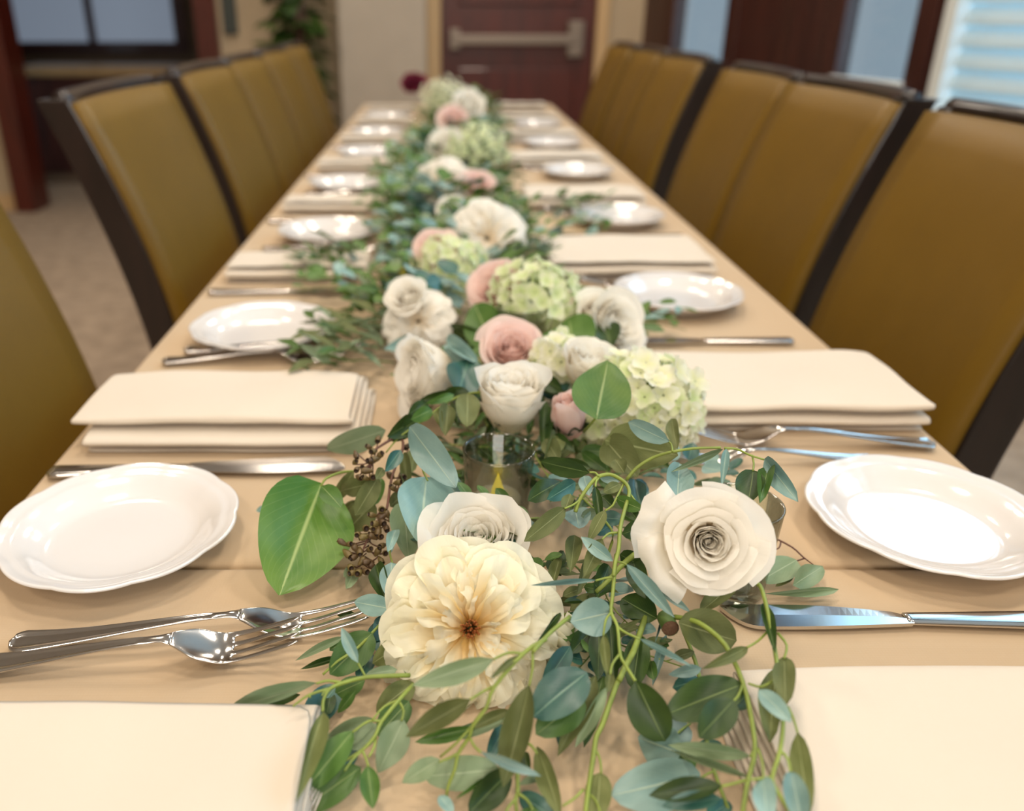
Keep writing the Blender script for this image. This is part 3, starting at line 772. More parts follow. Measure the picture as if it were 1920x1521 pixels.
for i, y in enumerate([.95, 1.47, 1.93, 2.42, 2.87]):
    place_cut('knife', (.415, y, TZ+z0), (.19, y, TZ+z0), 'table knife behind the %s napkin along the right side' % ORD[i+1])

# ------------------------------------------------------------------ votives
def votive(x, y, hgt, lab, clab, z=0, R=.0275, flame=True):
    o = empty('votive_glass', (x, y, TZ+.001+z), lab, 'candle holder')
    rb = R*.84; b = MB()
    b.lathe([(.0001, 0), (rb-.002, 0), (rb, .002), (R-.0008, hgt-.002), (R-.0004, hgt), (R-.0018, hgt+.0006), (R-.0030, hgt-.001), (rb-.0022, .009), (rb-.005, .007), (.0001, .0065)], 48)
    b.build('cup', 'glass', o)
    c = empty('tea_light', (x, y, TZ+.0085+z), clab, 'candle')
    b = MB(); b.lathe([(.0001, 0), (.0175, 0), (.0182, .001), (.0182, .0145), (.017, .0165), (.012, .0168), (.006, .0150), (.0001, .0145)], 36); b.build('body', 'led', c)
    b = MB(); b.lathe([(.0001, .0145), (.0045, .0145), (.0052, .018), (.0046, .022), (.003, .027), (.0014, .032), (.0002, .0355)], 18); b.build('flame', 'flame', c)
votive(.0405, .560, .064, 'clear glass votive cup between the upright white rose and the cream rose', 'lit tea light in the central glass votive below the upright rose')
votive(.194, .478, .067, 'clear glass votive cup behind the right white rose', 'white tea light in the glass votive behind the right rose')
votive(.082, .855, .078, 'blurred glass votive cup behind the blush pink rose', 'tea light behind the blush pink rose, flame tip just visible')
votive(-.055, 1.13, .075, 'blurred glass votive cup behind the left white rose', 'tea light with a small yellow flame above the left white rose')
votive(.03, 1.86, .075, 'glass votive cup far down the garland beyond the round cream rose', 'tea light in the far votive beyond the round cream rose')
# ------------------------------------------------------------------ roses
def petal_geo(rb, r, H, A, curl, tight, sd, nu=12, nv=10, ruffle=.0012, lean=0.0, point=0.0, drop=.4):
    rr = random.Random(sd); o1 = rr.uniform(0, 50); V = []; Fc = []; UV = []
    for j in range(nv+1):
        v = j/nv
        for i in range(nu+1):
            u = i/nu*2-1
            top = 1 - .26*abs(u)**2.6 + point*(1-abs(u))**2*.12
            vv = v*top
            rho = rb + (r-rb)*math.sin(min(vv*1.45, 1)*PI/2)
            rho *= 1 - tight*max(0, vv-.55)/.45*.30
            c = max(0, (v-.70)/.30)
            z = H*vv + ruffle*3*noise.noise(Vector((u*1.5+o1, v*2, 1)))*v
            cc = curl*(1+.5*noise.noise(Vector((u*1.2, o1, 2))))
            rho += cc*c**1.5 + lean*v; z -= cc*drop*c**2.4
            rho += .0011*u*(1 if r > .008 else .5) + ruffle*noise.noise(Vector((u*2.2+o1, v*3, 5)))*(.3+v)
            wv = .45+.55*min(1, v*2.2)
            th = A*u*wv
            V.append(Vector((rho*math.cos(th), rho*math.sin(th), z))); UV.append((i/nu, v))
    for j in range(nv):
        for i in range(nu):
            a = j*(nu+1)+i; Fc.append((a, a+1, a+nu+2, a+nu+1))
    return V, Fc, UV
def rose_layers(open_=1.0, sd=0):
    rr = random.Random(sd); L = []
    spec = [(2, .0040, .0335, 2.1, .0004, .35), (2, .0056, .0343, 1.9, .0008, .3), (3, .0072, .0350, 1.5, .0011, .28), (3, .0090, .0357, 1.4, .0014, .25), (3, .0110, .0363, 1.3, .0017, .2),
            (4, .0131, .0368, 1.1, .0020, .15), (4, .0153, .0370, 1.05, .0024, .1), (4, .0177, .0370, 1.05, .0032+.001*open_, .06), (5, .0203, .0362, .95, .0045*open_+.001, .02), (5, .0236, .0350, .92, .0080*open_, 0)]
    if open_ > .6: spec.append((4, .0270, .033, .95, .0125*open_, 0))
    for li, (n, r, H, A, cl, tg) in enumerate(spec):
        for k in range(n):
            L.append((2*PI*k/n + li*.9 + rr.uniform(-.15, .15), .004+li*.0008, r*(1+rr.uniform(-.05, .05)), H*(1+rr.uniform(-.04, .04)), A, cl*rr.uniform(.7, 1.3), tg, sd*100+li*10+k, li))
    return L
def heart_geo():
    V = []; Fc = []; UV = []; N = 60; nv = 6
    for i in range(N+1):
        t = i/N; th = t*3.1*2*PI; r = .0006+.0028*t
        for j in range(nv+1):
            v = j/nv; V.append(Vector((r*(.7+.3*v)*math.cos(th), r*(.7+.3*v)*math.sin(th), .034*v - .0015*t*v - (.0018*(1-t)*v)))); UV.append((t*2 % 1, v))
    for i in range(N):
        for j in range(nv):
            a = i*(nv+1)+j; Fc.append((a, a+nv+1, a+nv+2, a+1))
    return V, Fc, UV
def calyx(parent, sc=1):
    b = MB(); b.lathe([(.0001, -.006), (.004, -.005), (.0062, -.001), (.0075, .004), (.006, .006)], 14)
    b.tube([(0, 0, -.005), (.002, 0, -.018), (.006, .003, -.034)], .0026, .0024, n=8)
    b.build('calyx', 'sepal', parent)
    for k in range(5):
        a = k*2*PI/5; mt = leaf_matrix(Vector((.006*math.cos(a), .006*math.sin(a), .002)), Vector((.021*math.cos(a), .021*math.sin(a), .014)), .009, Vector((-math.cos(a), -math.sin(a), .6)))
        me = leaf_mesh('l', 'd', k % 3); put('sepal', me, None, parent, mt)
def rot_to(d, spin=0):
    return Vector(d).normalized().to_track_quat('Z', 'Y') @ Quaternion((0, 0, 1), spin)
def camdir(p): return (CAM-p).normalized()
def rose(center, facing, sc, m, lab, open_=1.0, sd=0, spin=0, near=True, group=None, petals=None, cup=.020):
    """center = middle of bloom"""
    q = rot_to(facing, spin); loc = center - q @ Vector((0, 0, cup*sc))
    o = empty('rose', loc, lab, 'flower', group, q); o.scale = (sc, sc, sc)
    L = petals or rose_layers(open_, sd)
    if near:
        g = heart_geo(); put('heart', mesh('heart', *g), m, o)
        for (a, rb, r, H, A, cl, tg, s, li) in L:
            g = petal_geo(rb, r, H, A, cl, tg, s); put('petal', mesh('petal', *g), m, o, Matrix.Rotation(a, 4, 'Z'))
        calyx(o)
    else:
        k = (m, open_, sd)
        if k not in FAR:
            b = MB(); g = heart_geo(); b.add(*g)
            for (a, rb, r, H, A, cl, tg, s, li) in L:
                g = petal_geo(rb, r, H, A, cl, tg, s, 7, 6); R = Matrix.Rotation(a, 4, 'Z'); b.add([R @ p for p in g[0]], g[1], g[2])
            me = mesh('petals', b.v, b.f, b.uv); me.materials.append(M[m]); FAR[k] = me
        put('petals', FAR[k], None, o, kind='stuff'); 
        if 'cal' not in FAR:
            b = MB(); b.lathe([(.0001, -.006), (.004, -.005), (.0062, -.001), (.0075, .004), (.006, .006)], 10); FAR['cal'] = mesh('calyx', b.v, b.f); FAR['cal'].materials.append(M['sepal'])
        put('calyx', FAR['cal'], None, o)
    return o
FAR = {}
def flat_petal(L, wd, elev, sd, nu=8, nv=9, cup=.25, ruf=.0016, m=None, r0=.003):
    """petal lying outward along +X from r0, curving up by elev"""
    rr = random.Random(sd); o1 = rr.uniform(0, 60); V = []; Fc = []; UV = []
    for j in range(nv+1):
        v = j/nv
        e = elev*(1-.55*v)
        for i in range(nu+1):
            u = i/nu*2-1
            w_ = wd*.5*(.22+.78*math.sin(min(1, v*1.15)*PI/2))*(1-.05*v) 
            ll = L*(v*(1-.20*abs(u)**2.5*v))
            x = r0 + ll*math.cos(e); z = ll*math.sin(e) + cup*w_*abs(u)**1.7 + ruf*v*(noise.noise(Vector((u*2.4+o1, v*2.5, 0)))*2.2+noise.noise(Vector((u*6+o1, v*5, 3)))*.7)
            z -= .0035*max(0, v-.8)/.2*(L/.045)
            V.append(Vector((x, u*w_ + ruf*v*noise.noise(Vector((o1, v*3, u))), z))); UV.append((i/nu, v))
    for j in range(nv):
        for i in range(nu):
            a = j*(nu+1)+i; Fc.append((a, a+1, a+nu+2, a+nu+1))
    return V, Fc, UV
def garden_rose(center, facing, sc, lab, sd=0, near=True, m='cream'):
    q = rot_to(facing, .4); o = empty('garden_rose', center - q @ Vector((0, 0, .012*sc)), lab, 'flower', None, q); o.scale = (sc,)*3
    rr = random.Random(sd+5); spec = [(11, .052, .040, -.12, -.002), (12, .050, .034, .06, .000), (13, .047, .028, .24, .002), (12, .043, .024, .42, .003), (11, .037, .021, .60, .0035), (9, .029, .018, .82, .004), (6, .019, .013, 1.05, .005)]
    b = MB()
    for li, (n, L, wd, el, z) in enumerate(spec):
        for k in range(n):
            a = 2*PI*(k+rr.uniform(-.3, .3))/n + li*.37
            g = flat_petal(L*rr.uniform(.86, 1.08), wd*rr.uniform(.8, 1.2), el+rr.uniform(-.18, .18), sd*900+li*40+k, nu=9 if near else 4, nv=12 if near else 5, ruf=.0030, cup=rr.uniform(.1, .8), r0=.004)
            R = Matrix.Translation((0, 0, z)) @ Matrix.Rotation(a, 4, 'Z') @ Matrix.Rotation(rr.uniform(-.55, .55)*(.3+.12*li), 4, 'X')
            if near: put('petal', mesh('petal', *g), m, o, R)
            else: b.add([R @ p for p in g[0]], g[1], g[2])
    if near:
        b = MB()
        for k in range(60):
            a = rr.uniform(0, 2*PI); r = .0058*math.sqrt(rr.random()); h = .016+rr.uniform(0, .006)
            b.tube([(r*.4*math.cos(a), r*.4*math.sin(a), .004), (r*math.cos(a), r*math.sin(a), h)], .00022, n=3, smooth=0)
            b.lathe([(.0001, h-.0004), (.0007, h+.0002), (.0001, h+.0012)], 5, (r*math.cos(a), r*math.sin(a), 0))
        b.build('stamens', 'stamen', o, kind='stuff')
        b = MB(); b.lathe([(.0001, -.008), (.005, -.006), (.009, -.001), (.012, .003), (.004, .004)], 14); b.build('calyx', 'sepal', o)
    else: b.build('petals', m, o, kind='stuff')
    return o
def floret_geo(sd, nu=4, nv=4):
    rr = random.Random(sd); V = []; Fc = []; UV = []
    for p in range(4):
        a = p*PI/2 + rr.uniform(-.1, .1); tilt = rr.uniform(.05, .45); L = .0082*rr.uniform(.85, 1.12); wd = .0092*rr.uniform(.9, 1.1)
        b = len(V)
        for j in range(nv+1):
            v = j/nv
            for i in range(nu+1):
                u = i/nu*2-1
                w_ = wd*.5*(math.sin(PI*(.08+.84*v))**.6)
                x = .0006+L*v*(1-.08*u*u); y = u*w_; z = L*v*math.sin(tilt)*.8 + .0014*u*u*v + .0006*math.sin(5*u+p+sd)*v
                c, s = math.cos(a), math.sin(a); V.append(Vector((x*c-y*s, x*s+y*c, z))); UV.append((i/nu, v))
        for j in range(nv):
            for i in range(nu):
                q = b+j*(nu+1)+i; Fc.append((q, q+1, q+nu+2, q+nu+1))
    return V, Fc, UV
FLM = {}
def floret_mesh(m, k):
    if (m, k) not in FLM:
        me = mesh('floret', *floret_geo(k)); me.materials.append(M[m]); FLM[(m, k)] = me
    return FLM[(m, k)]
def hydrangea(center, sc_xyz, n, lab, near=True, m='hyd', up=(0, 0, 1), sd=0, cover=-.25):
    q = rot_to(up); o = empty('hydrangea', center, lab, 'flower', None, q); rr = random.Random(sd)
    b = MB(); st = MB(); pts = []; g_ = PI*(3-math.sqrt(5))
    for i in range(n):
        z = 1-(1-cover)*(i+.5)/n; r = math.sqrt(max(0, 1-z*z)); a = i*g_
        d = Vector((r*math.cos(a), r*math.sin(a), z)); j = 1+rr.uniform(-.16, .10)
        p = Vector((d.x*sc_xyz[0], d.y*sc_xyz[1], d.z*sc_xyz[2]))*j
        dd = (d+Vector((rr.uniform(-.4, .4), rr.uniform(-.4, .4), rr.uniform(-.3, .3)))).normalized()
        R = Matrix.Translation(p) @ rot_to(dd, rr.uniform(0, 6)).to_matrix().to_4x4() @ Matrix.Scale(rr.uniform(1.05, 1.5), 4)
        mm = m if rr.random() < .72 else 'hydg'
        if near: put('floret', floret_mesh(mm, i % 5), None, o, R)
        else:
            g = floret_geo(i % 5, 2, 2); b.add([R @ v for v in g[0]], g[1], g[2])
        st.tube([(0, 0, -sc_xyz[2]*.5), p*.5, p*.97], .0008, .0006, n=4, smooth=2 if near else 0)
    st.tube([(0, 0, -sc_xyz[2]*.4), (0, 0, -sc_xyz[2]*.9)], .003, n=6, smooth=0)
    st.build('stem', 'hydg' if not near else 'stem', o, kind='stuff')
    if not near: b.build('florets', m, o, kind='stuff')
    return o

# foreground blooms
c = W(882, 1180, .038); garden_rose(c, camdir(c)+Vector((.02, 0, -.06)), 1.0, 'big ruffled cream garden rose in the foreground with orange stamens', 1)
c = W(1006, 1250, .006); rose(c, camdir(c)+Vector((.25, 0, -.2)), .92, 'cream', 'pale yellow rose half hidden under the big ruffled cream rose', 1.0, 21, .5)
# white rose behind the ruffled one: big upright outer petals
c = W(898, 1022, .038)
RB = rose(c, Vector((-.1, -.35, 1)), .92, 'white', 'white rose with tall pale petals just behind the big ruffled cream rose', .55, 3, 1.2)
RBP = [(-.5, .9, .024, .043, 1.2, .005, .004, 31, .9), (.6, .8, .025, .042, 1.15, .006, .003, 32, .8), (-1, .1, .027, .040, 1.0, .010, .006, 33, .6), (1, -.1, .027, .038, 1.0, .008, .004, 34, .5)]
# right white rose, swirl facing the camera, one petal folded out at left
c = W(1330, 1016, .083)
f_ = camdir(c)+Vector((.10, 0, -.12))
L = [(a, rb, r*.92, H, A, cl, tg, s_, li) for (a, rb, r, H, A, cl, tg, s_, li) in rose_layers(.55, 8) if li < 6]
L += [(k*2*PI/3+.5, .006, .0150, .0372, 1.35, .0045, .05, 860+k, 6) for k in range(3)] + [(k*2*PI/3+1.4, .007, .0195, .0365, 1.3, .0075, 0, 870+k, 7) for k in range(3)] + [(k*2*PI/4+.2, .008, .0240, .0350, 1.1, .0105, 0, 880+k, 8) for k in range(4)]
R1 = rose(c, f_, .75, 'white', 'large open white rose leaning over the right glass votive, swirl facing the camera', .55, 8, .6, petals=L)
def extra_petal(o, m, ang, r, H, A, curl, lean, sd, point=.4, rb=.006, drop=.4, ruffle=.002):
    g = petal_geo(rb, r, H, A, curl, 0, sd, lean=lean, point=point, drop=drop, ruffle=ruffle, nu=14, nv=12); return put('petal', mesh('petal', *g), m, o, Matrix.Rotation(ang, 4, 'Z'))
def dir_angle(o, right, up):
    """angle about the bloom's own axis that points to image right/up"""
    v = Vector((right, 0, 0)) + UPV*up; q = o.rotation_quaternion.inverted() @ v; return math.atan2(q.y, q.x)
for (rx, ux, r_, H_, A_, cu_, le_, sd_, po_) in RBP: extra_petal(RB, 'white', dir_angle(RB, rx, ux), r_, H_, A_, cu_, le_, sd_, po_)
extra_petal(R1, 'white', dir_angle(R1, 1, .45), .029, .036, 1.25, .012, .004, 81, .3)
extra_petal(R1, 'white', dir_angle(R1, -.1, 1), .029, .034, 1.1, .010, .003, 82, .2)
extra_petal(R1, 'white', dir_angle(R1, -1, .35), .031, .034, .62, .010, .016, 83, 1.6, drop=1.6, ruffle=.003)
extra_petal(R1, 'white', dir_angle(R1, -1, -.5), .031, .034, .66, .010, .013, 84, 1.2, drop=1.4, ruffle=.003)
extra_petal(R1, 'white', dir_angle(R1, .1, -1), .028, .031, 1.0, .009, .002, 85, .2)
extra_petal(R1, 'white', dir_angle(R1, .9, -.6), .029, .033, 1.0, .010, .003, 86, .2)
# upright white rose above the central votive
c = W(957, 756, .060)
R2 = rose(c, Vector((.0, -.20, 1)), 1.14, 'white', 'upright white rose standing right above the central glass votive', .25, 4, .3, petals=[(a, rb, r*.90, H*1.2, A, cl, tg, s_, li) for (a, rb, r, H, A, cl, tg, s_, li) in rose_layers(.25, 4)])
extra_petal(R2, 'white', dir_angle(R2, -1, 0), .0225, .0475, 1.3, .0045, .000, 41, .4, drop=.1)
extra_petal(R2, 'white', dir_angle(R2, 1, 0), .0225, .046, 1.3, .006, .000, 42, .4, drop=.1)
extra_petal(R2, 'white', dir_angle(R2, 0, -1), .0240, .037, 1.4, .002, 0, 43, .1, drop=1)
# white rose lying to the left
c = W(800, 702, .046)
R3 = rose(c, Vector((-1, -.42, .22)), 1.22, 'white', 'white rose lying on its side, opening toward the left napkin', .45, 5, .3)
extra_petal(R3, 'white', dir_angle(R3, 0, 1), .026, .040, 1.3, .006, 0, 51, .2); extra_petal(R3, 'white', dir_angle(R3, 0, -1), .026, .040, 1.3, .007, .001, 52, .2)
# blush roses
c = W(960, 656, .066); rose(c, Vector((-.05, -.75, .8)), .88, 'pink', 'blush pink rose directly behind the upright white rose', .8, 6, .9)
c = W(1066, 776, .062)
bud = [(a, rb, r*.80, H*1.0, A, 0, .75, s, li) for (a, rb, r, H, A, cl, tg, s, li) in rose_layers(.3, 7) if li < 8]
B1 = rose(c, Vector((-.18, -.22, 1)), .98, 'pink', 'closed pink rosebud with green sepals under the large green leaf', .3, 7, .2, petals=bud)
for ang in (-1.9, -.9, .3, -2.9):
    put('sepal', leaf_mesh('l', 'd', 1), None, B1, leaf_matrix(Vector((.007*math.cos(ang), .007*math.sin(ang), .002)), Vector((.0155*math.cos(ang), .0155*math.sin(ang), .017)), .012, Vector((math.cos(ang), math.sin(ang), .1))))
c = W(1108, 688, .070); rose(c, Vector((.2, -.35, 1)), 1.0, 'white', 'ivory rose with pointed petals between the two hydrangea clusters', .6, 9, .9)
# hydrangeas
c = W(1192, 778, .036); hydrangea(c, (.056, .048, .056), 150, 'large pale green hydrangea head at the right of the garland', True, up=(.15, -.35, 1), sd=3, cover=-.35)
c = W(1048, 690, .055); hydrangea(c, (.026, .024, .030), 26, 'small sparse hydrangea cluster with bare stems beside the upright white rose', True, up=(.1, -.3, 1), sd=4, cover=-.1)
# middle distance blooms (blurred)
def far(px, py, h, kind, sc, lab, fx=0.0, up=.8, sd=1, m='white'):
    c = W(px, py, h+.018); sc *= 1.12
    if kind == 'rose': return rose(c, Vector((fx, -.8, up)), sc, m, lab, .8, sd, sd, near=False)
    if kind == 'garden': return garden_rose(c, Vector((fx, -.9, up)), sc, lab, sd, False, m)
    return hydrangea(c, (.042*sc, .040*sc, .040*sc), 60, lab, False, up=(fx, -.5, 1), sd=sd, cover=-.2, m=m)
far(780, 598, .036, 'garden', .70, 'blurred white rose left of the garland, between the two left plates', -.3, .8, 11, 'white')
far(765, 556, .060, 'rose', .6, 'small blurred white bloom under the yellow flame at left', -.3, 1.0, 12)
far(930, 540, .060, 'rose', .85, 'blurred blush pink rose left of the mid hydrangea', -.5, .8, 13, 'pink')
far(1002, 566, .055, 'hyd', .95, 'blurred green hydrangea just behind the blush pink rose', .1, .8, 14, 'hydg')
far(1148, 612, .040, 'rose', 1.0, 'blurred ivory rose at the garland edge near the second right plate', .6, .5, 15)
far(1120, 590, .050, 'rose', .7, 'small blurred white bloom beside the ivory rose at the garland edge', .3, .9, 16)
far(845, 508, .045, 'hyd', .95, 'blurred pale hydrangea left of the round cream rose', -.1, .8, 17, 'hydg')
far(816, 470, .068, 'rose', .75, 'blurred pink rosebud beside the pale hydrangea', -.2, .9, 18, 'pink')
far(915, 442, .055, 'garden', 1.0, 'round cream rose blurred in the middle of the garland', .1, .7, 19, 'white')
far(848, 395, .055, 'rose', .65, 'slim white bloom between the round cream rose and far white rose', .0, .9, 20)
far(830, 345, .055, 'garden', 1.05, 'far blurred white rose left of the pink bud', -.1, .8, 22, 'white')
far(895, 352, .055, 'rose', .85, 'far pink bud right of the blurred white rose', .2, .8, 23, 'pink')
far(892, 292, .050, 'hyd', 1.45, 'far yellow green hydrangea in the middle of the garland', .1, .9, 24, 'hydg')
far(838, 272, .060, 'rose', 1.1, 'far peach white rose left of the yellow green hydrangea', -.2, .9, 25)
far(850, 224, .070, 'rose', 1.1, 'faint far pink rose below the farthest hydrangea', 0, .9, 26, 'pink')
far(878, 196, .080, 'rose', 1.3, 'far blurred white rose at the end of the garland', .2, .9, 27)
far(832, 190, .070, 'hyd', 1.7, 'farthest pale hydrangea at the end of the garland', 0, .9, 28, 'hyd')
far(776, 158, .10, 'rose', 1.2, 'dark burgundy bloom at the far left end of the garland', 0, .9, 29, 'burg')

# ------------------------------------------------------------------ traced foreground foliage
S = traced_sprig
# S1 big round leaf
S('eucalyptus_sprig', 'big round green eucalyptus leaf lying beside the left foreground plate', ('P', 655, 884, .03),
  [('P', [(668, 884), (640, 886), (612, 897), (602, 912)], [.035, .045, .048, .045], .0011, .0009)],
  [('P', (603, 908, 524, 1116, 176, 'r', 'bright', .046, .010)), ('P', (480, 958, 512, 948, 12, 'o', 'b', .006)), ('P', (603, 912, 640, 952, 34, 'o', 'g', .050, .044))])
# S2 seeded branch
r = S('seeded_eucalyptus_branch', 'arching seeded eucalyptus branch with brown seed pods left of the votive', ('A', 700, 280, .05),
  [('A', [(860, 200), (720, 260), (600, 325), (500, 390), (470, 420)], [.06, .062, .062, .06, .058], .0014, .0007),
   ('A', [(720, 280), (740, 380), (640, 640), (600, 900), (540, 1060), (420, 1200), (350, 1400)], [.06, .058, .05, .042, .035, .028, .018], .0012, .0006)],
  [('A', (585, 222, 60, 395, 205, 'o', 'p', .060, .035)), ('A', (845, 140, 605, 310, 150, 'o', 'd', .068, .06)), ('A', (720, 400, 580, 592, 118, 'l', 't', .07, .062)),
   ('A', (300, 590, 125, 865, 115, 'o', 'o', .045, .02)), ('A', (520, 640, 312, 985, 170, 'o', 'o', .056, .035)), ('A', (440, 700, 190, 760, 150, 'o', 'o', .05, .035)),
   ('A', (480, 860, 240, 1120, 230, 'o', 'o', .03, .012)), ('A', (750, 780, 625, 905, 125, 'o', 'o', .04, .035)), ('A', (550, 650, 480, 895, 110, 'o', 'g', .044, .032)),
   ('A', (750, 420, 790, 840, 95, 'l', 'o', .055, .045)), ('A', (860, 330, 815, 600, 100, 'o', 'o', .05, .045)), ('A', (330, 850, 180, 960, 70, 'l', 'o', .02, .01)),
   ('A', (640, 1200, 610, 1330, 60, 'o', 'b', .03, .025)), ('A', (300, 1440, 210, 1530, 80, 'o', 'p', .01)), ('A', (560, 560, 500, 660, 80, 'o', 'o', .06))], 'seeded eucalyptus', 'stemb')
pods = [(520,300),(440,375),(320,440),(310,510),(480,410),(530,450),(455,500),(330,570),(420,585),(345,640),(410,650),(470,640),(780,365),(495,480),(385,560),
 (550,930),(470,980),(600,970),(655,1015),(500,1060),(550,1040),(405,1095),(475,1105),(340,1150),(400,1170),(470,1170),(535,1175),(200,1225),(255,1240),(240,1320),(320,1280),(310,1350),(370,1390),(355,1300),(270,1440),(440,1290),(510,1310),(560,1250),(580,1320),(300,1490),(350,1490),(620,620),(690,690),(730,640),(650,740),(700,760),(430,1400),(470,1440),(400,1480),(540,1380),(590,1090),(520,1120),(560,985)]
pm = MB(); pm.lathe([(.0001, -.0042), (.0009, -.0038), (.0017, -.0018), (.0023, .0006), (.0023, .0022), (.0017, .0032), (.0015, .0036), (.0019, .0040)], 10)
pm.lathe([(.0014, .0039), (.0009, .0026), (.0001, .0024)], 10, mi=1)
pme = mesh('seed_pod', pm.v, pm.f); pme.materials.append(M['pod']); pme.materials.append(M['podh']); pme.polygons.foreach_set('material_index', pm.mi)
tw = MB(); rr = random.Random(9)
for (x, y) in pods:
    if y < 800: h = .058 if x < 560 else .05
    else: h = .045-.030*(y-900)/600
    p = cw('A', x, y, max(.006, h)); nrm = (Vector((rr.uniform(-1, 1), rr.uniform(-1.2, .2), rr.uniform(-.2, 1)))).normalized()
    mt = Matrix.Translation(p-r.location) @ rot_to(nrm).to_matrix().to_4x4() @ Matrix.Scale(rr.uniform(.85, 1.15), 4)
    put('seed_pod', pme, None, r, mt)
    if y < 800: hub = cw('A', 470 if x < 600 else 700, 500 if x < 600 else 640, h-.006)
    else: hub = cw('A', 560-(y-900)*.33, y-30, max(.004, h-.006))
    tw.tube([p-nrm*.004-r.location, (p+hub)/2-r.location+Vector((0, 0, -.002)), hub-r.location], .0005, .0006, n=4, smooth=2)
tw.build('twigs', 'stemb', r, kind='stuff')
# S3 small oval leaves by the upright rose
S('eucalyptus_sprig', 'fine eucalyptus sprig with small oval leaves left of the upright white rose', ('J', 820, 465, .07),
  [('J', [(825, 466), (720, 480), (620, 530), (510, 615), (400, 690), (330, 770)], [.072, .074, .075, .07, .062, .055], .0010, .0006)],
  [('J', (745, 468, 628, 458, 50, 'o', 'd', .076)), ('J', (740, 478, 500, 505, 55, 'o', 'd', .072)), ('J', (670, 480, 530, 522, 42, 'o', 'g', .080)), ('J', (540, 520, 440, 580, 65, 'o', 'd', .07)),
   ('J', (560, 555, 455, 605, 68, 'o', 'g', .076)), ('J', (582, 560, 605, 650, 45, 'o', 'o', .074)), ('J', (640, 530, 628, 685, 78, 'o', 'o', .076)), ('J', (738, 475, 735, 640, 112, 'o', 'o', .078, .070)),
   ('J', (690, 470, 690, 640, 60, 'o', 'd', .066)), ('J', (480, 600, 336, 690, 96, 'o', 'd', .066))])
S('eucalyptus_sprig', 'teal round leaf and slim blue leaf between the side lying rose and upright rose', ('J', 800, 400, .055),
  [('J', [(800, 400), (790, 330), (800, 300)], .06, .0009, .0006)],
  [('J', (690, 480, 745, 298, 180, 'r', 't', .060, .066)), ('J', (795, 330, 632, 198, 66, 'o', 'b', .066, .07))])
# S4 broad blue leaves
S('silver_dollar_sprig', 'three broad blue grey leaves between the seed pods and central votive', ('A', 940, 630, .05),
  [('A', [(900, 500), (925, 600), (960, 670)], .062, .001, .0007), ('A', [(960, 380), (1000, 300), (900, 200)], .07, .001, .0007)],
  [('A', (800, 190, 1210, 735, 265, 'o', 'b', .088, .070)), ('A', (950, 640, 905, 1255, 500, 'r', 'b', .062, .040)), ('A', (750, 850, 790, 1375, 290, 'r', 'p', .048, .024)),
   ('A', (1000, 560, 1330, 900, 200, 'r', 'b', .058, .046))])
S('silver_dollar_sprig', 'pale blue rounded leaves at the left rim of the big ruffled cream rose', ('L', 770, 385, .03),
  [('L', [(765, 290), (762, 340), (775, 385)], .032, .0008, .0006), ('L', [(800, 560), (770, 590), (750, 600)], .02, .0008, .0006)],
  [('L', (770, 380, 768, 552, 108, 'r', 'b', .034, .03)), ('L', (762, 592, 598, 560, 100, 'r', 'b', .028, .024)), ('L', (700, 388, 742, 558, 80, 'o', 'd', .026)), ('L', (600, 415, 560, 500, 55, 'o', 'p', .01)),
   ('L', (760, 620, 700, 740, 90, 'o', 't', .016)), ('L', (770, 610, 780, 690, 40, 'o', 'o', .026)), ('L', (790, 230, 752, 330, 50, 'o', 'b', .04))])
# S5 large leaf before hydrangea
S('eucalyptus_sprig', 'single large bright green leaf held up in front of the big hydrangea', ('I', 1030, 895, .09),
  [('I', [(940, 1000), (1000, 930), (1035, 885)], [.065, .085, .092], .0011, .0009)], [('I', (1033, 905, 1120, 462, 420, 'r', 'bright', .092, .112))])
S('eucalyptus_sprig', 'soft green round leaf and dark leaf standing behind the small hydrangea', ('I', 1000, 350, .06),
  [('I', [(1000, 420), (960, 350), (920, 300)], .06, .001, .0008)], [('I', (850, 400, 830, 138, 380, 'r', 'g', .062, .07)), ('I', (1150, 370, 1090, 160, 180, 'o', 'd', .06, .066))])
S('eucalyptus_sprig', 'dark curled leaf tucked between the upright white rose and hydrangea', ('I', 700, 700, .05), [],
  [('I', (780, 690, 630, 600, 110, 'o', 'd', .064)), ('I', (640, 1200, 755, 1035, 115, 'o', 'o', .05)), ('I', (640, 760, 640, 1150, 110, 'l', 'd', .05)), ('I', (1110, 1290, 920, 1150, 90, 'o', 'g', .05))])
